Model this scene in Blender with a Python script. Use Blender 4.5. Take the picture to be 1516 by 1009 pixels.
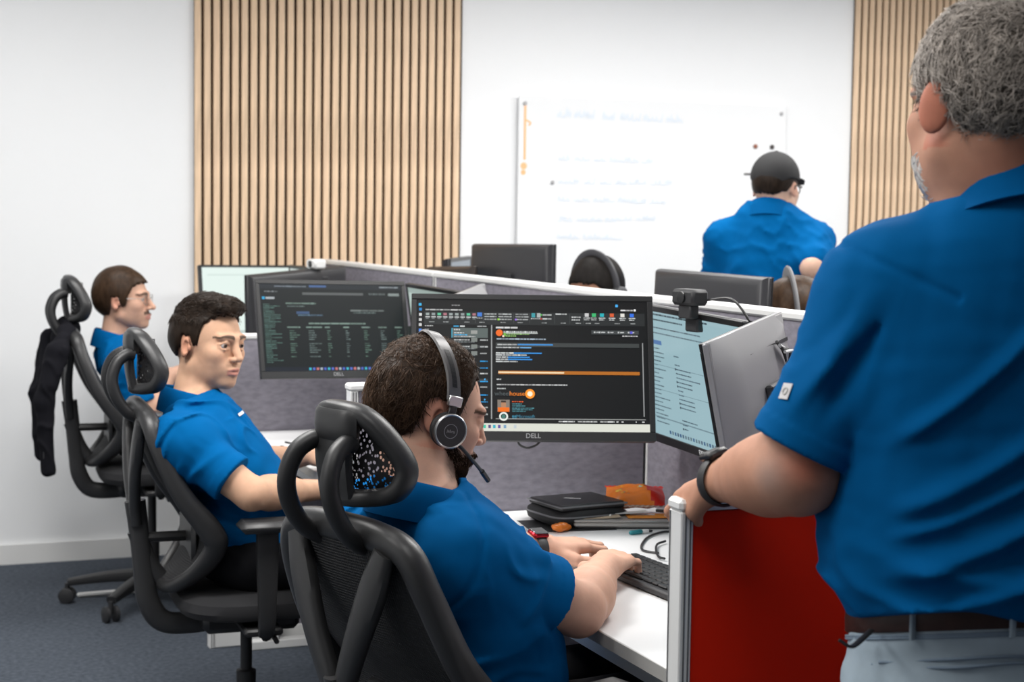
import bpy, math, random
import numpy as np
from mathutils import Vector, Matrix
# ---------------------------------------------------------------- scene, camera, light, exposure
for o in list(bpy.data.objects): bpy.data.objects.remove(o)
SC = bpy.context.scene
COL = SC.collection
FPX, PITCH, ROLL, CAMH, YAW = 2469., .0751, -.0135, 1.4663, .3807   # focal length in px of the 1516 wide frame
_ct, _st = math.cos(YAW), math.sin(YAW)
def _room(v): return np.array([v[0]*_ct + v[1]*_st, -v[0]*_st + v[1]*_ct, v[2]])
_f = np.array([0, math.cos(PITCH), -math.sin(PITCH)]); _u = np.array([0, math.sin(PITCH), math.cos(PITCH)]); _r = np.array([1., 0, 0])
FW = _room(_f); RT = _room(_r*math.cos(ROLL) - _u*math.sin(ROLL)); UP = _room(_r*math.sin(ROLL) + _u*math.cos(ROLL))
def at(px, py, Y):
    'room point seen at a pixel of the photograph, Y metres deep'
    return np.array([0, 0, CAMH]) + (FW + RT*(px-758)/FPX - UP*(py-504)/FPX)*Y
cd = bpy.data.cameras.new('camera'); cam = bpy.data.objects.new('camera', cd); COL.objects.link(cam)
cd.sensor_width = 36; cd.lens = FPX/1516*36; cd.clip_start = .05
cd.dof.use_dof = True; cd.dof.focus_distance = 3.1; cd.dof.aperture_fstop = 7.0
m = Matrix.Identity(4)
for i in range(3): m[i][0] = RT[i]; m[i][1] = UP[i]; m[i][2] = -FW[i]
m[2][3] = CAMH; cam.matrix_world = m; SC.camera = cam
SC.view_settings.view_transform = 'Standard'; SC.view_settings.look = 'None'
SC.view_settings.exposure = 0.12; SC.view_settings.gamma = 1; SC.view_settings.use_curve_mapping = False
w = bpy.data.worlds.new('world'); SC.world = w; w.use_nodes = True
w.node_tree.nodes['Background'].inputs[0].default_value = (.9, .95, 1, 1); w.node_tree.nodes['Background'].inputs[1].default_value = .3
def lamp(x, y, sx, sy, power, z=2.74, col=(1, .985, .96)):
    l = bpy.data.lights.new('ceiling_or_fill_lamp', 'AREA'); l.shape = 'RECTANGLE'; l.size = sx; l.size_y = sy; l.energy = power; l.color = col
    o = bpy.data.objects.new('ceiling_or_fill_lamp', l); COL.objects.link(o); o.location = (x, y, z); return o
for x, y, p in [(.3, 1.5, 14), (-1.4, 2.6, 22), (.2, 3.5, 60), (2.6, 3.4, 54), (4.8, 3.4, 40), (.4, 5.6, 30), (2.9, 5.6, 34), (4.6, 5.6, 36), (.6, -.9, 2), (2.9, -.9, 2), (4.8, 1.4, 10)]:  # leftmost lamp is no fitting: added to brighten the screens' end posts
    lamp(x, y, 1.2, .6, p)
# ---------------------------------------------------------------- helpers
RND = random.Random(7)
def srgb(r, g, b):
    f = lambda c: (c/255/12.92 if c/255 <= .04045 else ((c/255+.055)/1.055)**2.4)
    return (f(r), f(g), f(b), 1)
def mat(name, col, rough=.5, metal=0., bump=0., bscale=200., var=0., vscale=8., spec=.5, stretch=None, attr=None, sheen=0., sss=0., coat=0., weave=0., hue=None):
    m = bpy.data.materials.new(name); m.use_nodes = True; nt = m.node_tree; N = nt.nodes; L = nt.links; P = N['Principled BSDF']
    if len(col) == 3: col = (*col, 1)
    P.inputs['Base Color'].default_value = col; P.inputs['Roughness'].default_value = rough; P.inputs['Metallic'].default_value = metal
    P.inputs['Specular IOR Level'].default_value = spec
    if sheen: P.inputs['Sheen Weight'].default_value = sheen; P.inputs['Sheen Roughness'].default_value = .4
    if coat: P.inputs['Coat Weight'].default_value = coat
    if sss:
        P.inputs['Subsurface Weight'].default_value = sss; P.inputs['Subsurface Radius'].default_value = (1., .35, .2); P.inputs['Subsurface Scale'].default_value = .006
    tc = N.new('ShaderNodeTexCoord'); vec = tc.outputs['Object']
    if stretch:
        mp = N.new('ShaderNodeMapping'); mp.inputs['Scale'].default_value = stretch; L.new(vec, mp.inputs[0]); vec = mp.outputs[0]
    src = None
    if attr:
        a = N.new('ShaderNodeAttribute'); a.attribute_name = attr; src = a.outputs['Color']; L.new(src, P.inputs['Base Color'])
    if var:
        n = N.new('ShaderNodeTexNoise'); n.inputs['Scale'].default_value = vscale; n.inputs['Detail'].default_value = 5; L.new(vec, n.inputs['Vector'])
        mr = N.new('ShaderNodeMapRange'); mr.inputs[1].default_value = .3; mr.inputs[2].default_value = .7; mr.inputs[3].default_value = 1-var; mr.inputs[4].default_value = 1+var; L.new(n.outputs[0], mr.inputs[0])
        h = N.new('ShaderNodeMix'); h.data_type = 'RGBA'; h.blend_type = 'MULTIPLY'; h.inputs[0].default_value = 1
        if src: L.new(src, h.inputs[6])
        else: h.inputs[6].default_value = col
        L.new(mr.outputs[0], h.inputs[7]); L.new(h.outputs[2], P.inputs['Base Color'])
    if bump:
        if weave:
            n1 = N.new('ShaderNodeTexWave'); n1.inputs['Scale'].default_value = weave; n1.bands_direction = 'Y'; n1.inputs['Distortion'].default_value = .6
            n2 = N.new('ShaderNodeTexWave'); n2.inputs['Scale'].default_value = weave; n2.bands_direction = 'Z'; n2.inputs['Distortion'].default_value = .6
            L.new(vec, n1.inputs[0]); L.new(vec, n2.inputs[0]); ad = N.new('ShaderNodeMath'); L.new(n1.outputs[1], ad.inputs[0]); L.new(n2.outputs[1], ad.inputs[1]); hgt = ad.outputs[0]
        else:
            n = N.new('ShaderNodeTexNoise'); n.inputs['Scale'].default_value = bscale; n.inputs['Detail'].default_value = 3; L.new(vec, n.inputs['Vector']); hgt = n.outputs[0]
        b = N.new('ShaderNodeBump'); b.inputs['Strength'].default_value = bump; b.inputs['Distance'].default_value = .002; L.new(hgt, b.inputs['Height']); L.new(b.outputs[0], P.inputs['Normal'])
    return m
def emit(name, col, s=1.):
    m = bpy.data.materials.new(name); m.use_nodes = True; nt = m.node_tree; P = nt.nodes['Principled BSDF']
    P.inputs['Base Color'].default_value = (.01, .01, .01, 1); P.inputs['Roughness'].default_value = .3; P.inputs['Specular IOR Level'].default_value = .12; P.inputs['Emission Strength'].default_value = s
    if col == 'attr':
        a = nt.nodes.new('ShaderNodeAttribute'); a.attribute_name = 'Col'; nt.links.new(a.outputs['Color'], P.inputs['Emission Color'])
    else: P.inputs['Emission Color'].default_value = col
    return m
def link(name, me, parent=None, mats=()):
    o = bpy.data.objects.new(name, me); COL.objects.link(o)
    if parent is not None: o.parent = parent
    for m in mats: me.materials.append(m)
    return o
def tag(o, label=None, cat=None, group=None, kind=None):
    if label: o['label'] = label
    if cat: o['category'] = cat
    if group: o['group'] = group
    if kind: o['kind'] = kind
    return o
def empty(name, loc=(0, 0, 0), rz=0., label=None, cat=None, group=None):
    o = bpy.data.objects.new(name, None); COL.objects.link(o); o.location = loc; o.rotation_euler = (0, 0, rz); o.empty_display_size = .05
    return tag(o, label, cat, group)
def copy_tree(o, parent=None):
    c = o.copy(); COL.objects.link(c)
    if parent is not None: c.parent = parent
    for ch in o.children: copy_tree(ch, c)
    return c
class MB:
    'collects vertices and faces of one mesh'
    def __init__(s): s.v = []; s.f = []; s.m = []; s.c = []
    def add(s, V, F, mi=0, col=None):
        n = len(s.v); s.v += [tuple(map(float, p)) for p in V]
        for f in F: s.f.append(tuple(i+n for i in f)); s.m.append(mi); s.c.append(col)
        return s
    def box(s, lo, hi, bev=0., mi=0, R=None, t=None):
        lo = np.array(lo, float); hi = np.array(hi, float); b = min(bev, (hi-lo).min()/2.01)
        if b <= 0:
            V = [(x, y, z) for z in (lo[2], hi[2]) for y in (lo[1], hi[1]) for x in (lo[0], hi[0])]
            F = [(0, 2, 3, 1), (4, 5, 7, 6), (0, 1, 5, 4), (2, 6, 7, 3), (0, 4, 6, 2), (1, 3, 7, 5)]
        else:
            V = []; F = []; idx = {}
            for i in (0, 1):
                for j in (0, 1):
                    for k in (0, 1):
                        c = [lo[0] if not i else hi[0], lo[1] if not j else hi[1], lo[2] if not k else hi[2]]; sg = [1-2*i, 1-2*j, 1-2*k]
                        for ax in range(3):
                            q = [c[q_]+(0 if q_ == ax else sg[q_]*b) for q_ in range(3)]; idx[i, j, k, ax] = len(V); V.append(q)
            for ax in range(3):
                o1, o2 = (ax+1) % 3, (ax+2) % 3
                for s_ in (0, 1):
                    def K(p, q):
                        t_ = [0, 0, 0]; t_[ax] = s_; t_[o1] = p; t_[o2] = q; return idx[(*t_, ax)]
                    f = (K(0, 0), K(1, 0), K(1, 1), K(0, 1)); F.append(f if s_ else f[::-1])
                for p in (0, 1):
                    for q in (0, 1):
                        def K2(s_, axx):
                            t_ = [0, 0, 0]; t_[ax] = s_; t_[o1] = p; t_[o2] = q; return idx[(*t_, axx)]
                        f = (K2(0, o1), K2(1, o1), K2(1, o2), K2(0, o2)); F.append(f if p != q else f[::-1])
            for i in (0, 1):
                for j in (0, 1):
                    for k in (0, 1):
                        f = tuple(idx[i, j, k, a] for a in range(3)); F.append(f if (i+j+k) % 2 else f[::-1])
        V = np.array(V, float)
        if R is not None: V = V @ np.array(R).T
        if t is not None: V = V + np.array(t)
        return s.add(V, F, mi)
    def sweep(s, pts, ra, rb=None, n=10, closed=False, ref=(0, 0, 1), sub=6, mi=0, power=2., cap=True):
        'tube along a smooth path; ra across ref x tangent, rb along ref'
        P = np.array(pts, float); K = len(P); ra = np.broadcast_to(np.array(ra, float), (K,)); rb = ra if rb is None else np.broadcast_to(np.array(rb, float), (K,))
        A = np.column_stack([P, ra, rb])
        A = resample(A, sub, closed)
        C = A[:, :3]; T = np.gradient(C, axis=0) if not closed else (np.roll(C, -1, 0)-np.roll(C, 1, 0)); T /= np.linalg.norm(T, axis=1)[:, None]+1e-12
        ref = np.array(ref, float); V = []; prev = None
        for i in range(len(C)):
            u = np.cross(ref, T[i])
            if np.linalg.norm(u) < .15: u = prev if prev is not None else np.cross((1, .2, .1), T[i])
            u = u - T[i]*(u@T[i]); u /= np.linalg.norm(u)
            if prev is not None and u@prev < 0: u = -u
            prev = u; v = np.cross(T[i], u)
            for j in range(n):
                a = 2*math.pi*j/n; c, s_ = math.cos(a), math.sin(a); e = 2./power
                V.append(C[i]+u*math.copysign(abs(c)**e, c)*A[i, 3]+v*math.copysign(abs(s_)**e, s_)*A[i, 4])
        M = len(C); F = []
        for i in range(M if closed else M-1):
            i2 = (i+1) % M
            for j in range(n):
                j2 = (j+1) % n; F.append((i*n+j, i*n+j2, i2*n+j2, i2*n+j))
        if not closed and cap: F.append(tuple(range(n))[::-1]); F.append(tuple((M-1)*n+j for j in range(n)))
        return s.add(V, F, mi)
    def lathe(s, prof, n=24, R=None, t=None, mi=0):
        V = []; F = []
        for r, z in prof:
            for j in range(n): a = 2*math.pi*j/n; V.append((r*math.cos(a), r*math.sin(a), z))
        for i in range(len(prof)-1):
            for j in range(n): j2 = (j+1) % n; F.append((i*n+j, i*n+j2, (i+1)*n+j2, (i+1)*n+j))
        F.append(tuple(range(n))[::-1]); F.append(tuple((len(prof)-1)*n+j for j in range(n)))
        V = np.array(V)
        if R is not None: V = V @ np.array(R).T
        if t is not None: V = V+np.array(t)
        return s.add(V, F, mi)
    def ell(s, c, r, n=16, k=10, R=None, mi=0):
        V = []; F = []
        for i in range(k+1):
            ph = math.pi*i/k
            for j in range(n): a = 2*math.pi*j/n; V.append((math.sin(ph)*math.cos(a), math.sin(ph)*math.sin(a), math.cos(ph)))
        for i in range(k):
            for j in range(n): j2 = (j+1) % n; F.append((i*n+j, (i+1)*n+j, (i+1)*n+j2, i*n+j2))
        V = np.array(V)*np.array(r)
        if R is not None: V = V@np.array(R).T
        return s.add(V+np.array(c), F, mi)
    def build(s, name, mats, parent=None, smooth=None, local=None):
        me = bpy.data.meshes.new(name); me.from_pydata(s.v, [], s.f)
        if not isinstance(mats, (list, tuple)): mats = [mats]
        if smooth is None: smooth = True
        me.polygons.foreach_set('material_index', s.m); me.polygons.foreach_set('use_smooth', [bool(smooth)]*len(s.f))
        if any(c is not None for c in s.c):
            ca = me.color_attributes.new('Col', 'FLOAT_COLOR', 'CORNER'); d = []
            for p, c in zip(s.f, s.c): d += list(c or (0, 0, 0, 1))*len(p)
            ca.data.foreach_set('color', d)
        me.update()
        if smooth: me.set_sharp_from_angle(angle=math.radians(42))
        return link(name, me, parent, mats)
def resample(A, sub, closed):
    A = np.asarray(A, float); K = len(A)
    if K == 2 and not closed: return np.array([A[0]+(A[1]-A[0])*t for t in np.linspace(0, 1, 2)])
    g = (lambda i: A[i % K]) if closed else (lambda i: A[i] if 0 <= i < K else (2*A[0]-A[1] if i < 0 else 2*A[-1]-A[-2]))
    out = []
    for i in range(K if closed else K-1):
        p0, p1, p2, p3 = g(i-1), g(i), g(i+1), g(i+2)
        for t in np.arange(sub)/sub: out.append(.5*((2*p1)+(-p0+p2)*t+(2*p0-5*p1+4*p2-p3)*t*t+(-p0+3*p1-3*p2+p3)*t**3))
    if not closed: out.append(A[-1])
    return np.array(out)
def Rz(a): c, s = math.cos(a), math.sin(a); return np.array([[c, -s, 0], [s, c, 0], [0, 0, 1.]])
def Ry(a): c, s = math.cos(a), math.sin(a); return np.array([[c, 0, s], [0, 1, 0], [-s, 0, c]])
def Rx(a): c, s = math.cos(a), math.sin(a); return np.array([[1, 0, 0], [0, c, -s], [0, s, c]])
def rad(*a): return [math.radians(x) for x in a] if len(a) > 1 else math.radians(a[0])
def mat4(R, t):
    M = Matrix.Identity(4)
    for i in range(3):
        for j in range(3): M[i][j] = float(R[i][j])
        M[i][3] = float(t[i])
    return M
def text(name, s, size, m, parent=None, R=None, t=None, extrude=.0002, align='CENTER'):
    c = bpy.data.curves.new(name, 'FONT'); c.body = s; c.size = size; c.extrude = extrude; c.align_x = align; c.align_y = 'CENTER'; c.resolution_u = 3
    f = bpy.data.objects.new(name+'_font', c); COL.objects.link(f); bpy.context.view_layer.update()
    me = bpy.data.meshes.new_from_object(f.evaluated_get(bpy.context.evaluated_depsgraph_get())); bpy.data.objects.remove(f); bpy.data.curves.remove(c)
    me.materials.clear(); o = link(name, me, parent, [m]); o['kind'] = 'stuff'
    if R is not None: o.matrix_local = mat4(R, t)
    return o
# ---------------------------------------------------------------- materials
M_wall = mat('wall_paint', (.86, .87, .88), .7, bump=.03, bscale=300)
M_ceil = mat('ceiling_tile', (.85, .85, .85), .8)
M_floor = mat('carpet', (.072, .084, .104), .95, bump=.6, bscale=420, var=.28, vscale=60, spec=.1)
M_oak = mat('oak_slat', (.76, .555, .375), .55, var=.22, vscale=3, stretch=(14, 14, 1.2), bump=.05, bscale=40)
M_felt = mat('dark_felt', (.055, .032, .018), .95)
M_white = mat('white_paint', (.80, .80, .79), .4)
M_alu = mat('white_aluminium', (.80, .80, .79), .35, spec=.5)
M_groove = mat('groove_grey', (.12, .12, .13), .6)
M_grey = mat('grey_partition_fabric', (.265, .25, .29), .95, bump=.45, bscale=500, var=.16, vscale=35, stretch=(1, 1, 2.2), spec=.1)
M_red = mat('red_partition_fabric', (.72, .016, .002), .9, bump=.15, bscale=700, var=.06, vscale=4, spec=.15)
M_desk = mat('white_desk_laminate', (.83, .83, .83), .35)
M_deskedge = mat('grey_desk_edge', (.42, .41, .39), .5)
M_blk = mat('black_plastic', (.018, .018, .019), .42)
M_blk2 = mat('matt_black_plastic', (.024, .024, .026), .55)
M_dkgrey = mat('dark_grey_plastic', (.05, .05, .052), .5)
M_silver = mat('silver', (.6, .6, .6), .3, metal=.9)
# ---------------------------------------------------------------- the room
def struct(name, lo, hi, m, parent=None):
    o = MB().box(lo, hi).build(name, m, parent, smooth=False); return tag(o, kind='structure')
struct('floor', (-2.6, -2.2, -.05), (6.6, 7.2, 0), M_floor)
struct('ceiling', (-2.6, -2.2, 2.8), (6.6, 7.2, 2.85), M_ceil)
struct('wall_back', (-2.6, 7.1, 0), (6.6, 7.2, 2.8), M_wall)
struct('wall_left', (-2.6, -2.2, 0), (-2.5, 7.1, 2.8), M_wall)
struct('wall_right', (6.5, -2.2, 0), (6.6, 7.1, 2.8), M_wall)
struct('wall_front', (-2.5, -2.2, 0), (6.5, -2.1, 2.8), mat('low_bounce_wall', (.16, .17, .19), .8))  # unseen wall, darkened so less light bounces from behind the camera
b = MB(); prof = [(0, 0), (0, .068), (-.004, .076), (-.012, .082), (-.018, .082), (-.018, 0)]
V = [(x, 7.1+p[0]*1., p[1]) for x in (-2.5, 6.5) for p in prof]; n = len(prof)
b.add(V, [(i, (i+1) % n, n+(i+1) % n, n+i) for i in range(n)]+[tuple(range(n))[::-1], tuple(range(n, 2*n))])
tag(b.build('baseboard_back', M_white, None, False), kind='structure')
# slatted oak panels on the back wall
slat_me = None
def slat_panel(a0, count, label):
    global slat_me
    r = empty('slat_wall_panel', (a0, 7.1, .085), 0, label, 'wall panel')
    MB().box((0, -.010, 0), (count*.04, -.0005, 2.6)).build('felt_backing', M_felt, r, False)
    for i in range(count):
        if slat_me is None:
            o = MB().box((0, -.024, 0), (.027, -.0101, 2.6), .0015).build('slat', M_oak, r, False); slat_me = o.data
        else: o = link('slat', slat_me, r)
        o.location = (i*.04, RND.uniform(-.0004, .0004), 0)
slat_panel(1.378, 30, 'vertical oak slat panel on the white wall behind the dark monitors')
slat_panel(4.631, 30, 'vertical oak slat panel on the wall beyond the grey-haired standing man')
# whiteboard
wb = empty('whiteboard', (2.849, 7.1, 1.02), 0, 'frameless white board with faint blue handwriting and an orange strip', 'whiteboard')
M_glass = mat('white_glass', (.845, .855, .865), .15, coat=.3)
MB().box((0, -.026, 0), (1.40, -.018, .99), .002).build('board', M_glass, wb, False)
for i, (x, z) in enumerate([(.03, .955), (1.37, .955), (.03, .03), (1.37, .03), (.17, .60), (.17, .30)]):
    MB().lathe([(.009, 0), (.009, .006), (.006, .009)], 14, Rx(rad(90)), (x, -.026, z)).build('standoff', mat('standoff', (.55, .55, .56), .3, .6) if i == 0 else bpy.data.materials['standoff'], wb)
M_ink = mat('washed_out_blue_ink', (.70, .77, .85), .6); M_orng = mat('orange_ink', (.95, .52, .26), .6)  # blue ink with overexposure put into its colour as paleness
rn = random.Random(3); ink = MB()
def scribble(x0, x1, z, h, mb):
    x = x0
    while x < x1:
        L = rn.uniform(.05, .13); k = int(L/.012)+2; pts = []
        for i in range(k*2): pts.append((x+L*i/(k*2-1), -.0268, z+h*(rn.random()*.8 if i % 2 else -.1*rn.random())))
        mb.sweep(pts, .0022, .0006, n=4, ref=(0, 1, 0), sub=2); x += L+rn.uniform(.015, .03)
scribble(.19, .36, .90, .055, ink); scribble(.42, .80, .895, .05, ink)
for z, xe in [(.70, .46), (.60, .52), (.51, .55), (.43, .42), (.34, .30)]:
    scribble(.20, .20+xe*.6, z+rn.uniform(-.01, .01), .036, ink); scribble(.24+xe*.62, .22+xe, z, .036, ink)
for o in [ink.build('handwriting', M_ink, wb)]: tag(o, 'faint blue handwriting', kind='stuff')
s = MB(); s.box((.026, -.0272, .70), (.037, -.026, .945)); s.sweep([(.036, -.0268, .88), (.058, -.0268, .868), (.05, -.0268, .855)], .004, .0007, n=4, ref=(0, 1, 0))
s.lathe([(.016, 0), (.016, .001)], 16, Rx(rad(90)), (.028, -.026, .672)); s.lathe([(.012, 0), (.012, .001)], 16, Rx(rad(90)), (.026, -.026, .643))
tag(s.build('orange_mark', M_orng, wb, False), kind='stuff')
M_mag = mat('dark_magnet', (.05, .04, .04), .5); M_mag2 = mat('brown_magnet', (.28, .10, .06), .5)
for i, (px, py, mm, lb) in enumerate([(1118, 216, M_mag2, 'small brown round magnet on the whiteboard above the black cap'), (1142.5, 217, M_mag, 'small black round magnet on the whiteboard directly above the cap'), (1107, 257, M_mag, 'thin dark magnet on the whiteboard beside the cap')]):
    P = at(px, py, 8.0); d = at(px, py, 8.)-np.array([0, 0, CAMH]); t = 7.074/d[1]; P = np.array([0, 0, CAMH])+d*t
    if i < 2: o = MB().lathe([(.011, 0), (.011, .006), (.008, .008)], 16, Rx(rad(90))).build('magnet', mm)
    else: o = MB().box((-.022, -.005, -.004), (.022, 0, .004), .002).build('magnet', mm)
    o.location = P; tag(o, lb, 'magnet', 'magnets on the whiteboard')
# ---------------------------------------------------------------- partitions and desks
A0, AS, PT = 1.118, 1.911, .040      # outer end of the side screens, face of the spine, thickness
def end_post(mb, x, y0, z0, z1, sgn=-1):
    pass
def side_screen(b0, label, near_mat, h=1.0593):
    r = empty('desk_screen', (A0, b0, 0), 0, label, 'partition', 'side screens between the desks')
    L = AS-A0-.006
    MB().box((.022, .004, .06), (L-.002, PT/2, h-.02)).build('near_panel', near_mat, r, False)
    MB().box((.022, PT/2, .06), (L-.002, PT-.004, h-.02)).build('far_panel', M_grey, r, False)
    p = MB(); p.box((0, 0, 0), (.020, PT, h-.018), .002)
    o = p.build('end_post', M_alu, r, False)
    g = MB()
    g.box((-.0012, .0335, .002), (.0005, .0355, h-.02))
    for x in (.006, .0135): g.box((x, -.0012, .002), (x+.0022, .0005, h-.02)); g.box((x, PT-.0005, .002), (x+.0022, PT+.0012, h-.02))
    tag(g.build('post_groove', M_groove, o, False), 'dark grooves along the post')
    MB().box((-.003, -.002, h-.018), (L, PT+.002, h), .005).build('top_cap', M_alu, r, False)
    MB().box((.02, .002, 0), (L, PT-.002, .06), .003).build('base_rail', M_alu, r, False)
    return r
side_screen(2.124, 'side screen with a red fabric face that the standing man leans on', M_red)
side_screen(3.83, 'grey side screen behind the laptop bag and the dark mail monitor', M_grey)
side_screen(5.494, 'grey side screen behind the monitors of the man looking sideways', M_grey)
def spine(b0, b1, label, h=1.267):
    r = empty('spine_screen', (AS, b0, 0), 0, label, 'partition', 'long screens along the desk spine')
    L = b1-b0
    MB().box((.004, .017, .06), (PT/2, L-.017, h-.02)).build('near_panel', M_grey, r, False)
    MB().box((PT/2, .017, .06), (PT-.004, L-.017, h-.02)).build('far_panel', M_grey, r, False)
    for y in (0, L-.017):
        o = MB().box((0, y, 0), (PT, y+.017, h-.018), .002).build('post', M_alu, r, False)
        g = MB()
        g.box((-.0012, y+.005, .01), (.0005, y+.0075, h-.02)); g.box((-.0012, y+.0105, .01), (.0005, y+.013, h-.02))
        tag(g.build('post_groove', M_groove, o, False), 'dark grooves along the post')
    MB().box((-.004, 0, h-.020), (PT+.004, L, h), .005).build('top_cap', M_alu, r, False)
    MB().box((.002, .017, 0), (PT-.002, L-.017, .06), .003).build('base_rail', M_alu, r, False)
spine(2.13, 3.848, 'long grey spine screen behind the document monitor, white top rail')
spine(3.850, 5.520, 'middle grey spine screen under the row of dark monitors, white top rail')
spine(5.522, 7.04, 'far grey spine screen ending at the slatted wall, white top rail')
def desk(b0, b1, label, a0=1.239, a1=1.905, flip=1):
    r = empty('desk', (a0, b0, 0), 0, label, 'desk', 'white desks along the spine')
    w, L = a1-a0, b1-b0
    MB().box((0.0016, 0, .7055), (w, L, .73), .001).build('desk_top', M_desk, r, False)
    MB().box((0, 0, .7055), (.0015, L, .7285)).build('edge_band', M_deskedge, r, False)
    for y in (.03, L-.07):
        MB().box((.05, y, .03), (.10, y+.04, .7055), .003).build('leg', M_white, r, False)
        MB().box((.0, y, .0), (w-.04, y+.04, .03), .003).build('foot', M_white, r, False)
    MB().box((.05, .07, .655), (.09, L-.07, .70)).build('beam', M_white, r, False)
    return r
desk(2.168, 3.828, 'white desk with the keyboard, laptop bag and snack packet on it')
desk(3.874, 5.492, 'white desk of the young man looking sideways, with black cables')
desk(5.538, 7.03, 'white desk by the slatted wall with the pale lit monitor')
for b0, b1, lb in [(2.168, 3.828, 'white desk beyond the spine where the nearest brown head bends'), (3.874, 5.492, 'white desk beyond the spine in front of the dark-haired headset wearer'), (5.538, 7.0, 'white desk beyond the spine next to the slatted wall')]:
    o = desk(b0, b1, lb, 1.957, 2.62); o['group'] = 'white desks beyond the spine'
cs = tag(empty('cable_cover', (.80, 6.385, 0)), 'short white cable cover strip on the carpet under the far chair', 'cable cover'); cs.rotation_euler.z = .05
MB().box((0, 0, 0), (.24, .035, .014), .005).build('strip', M_white, cs, False)
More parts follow.
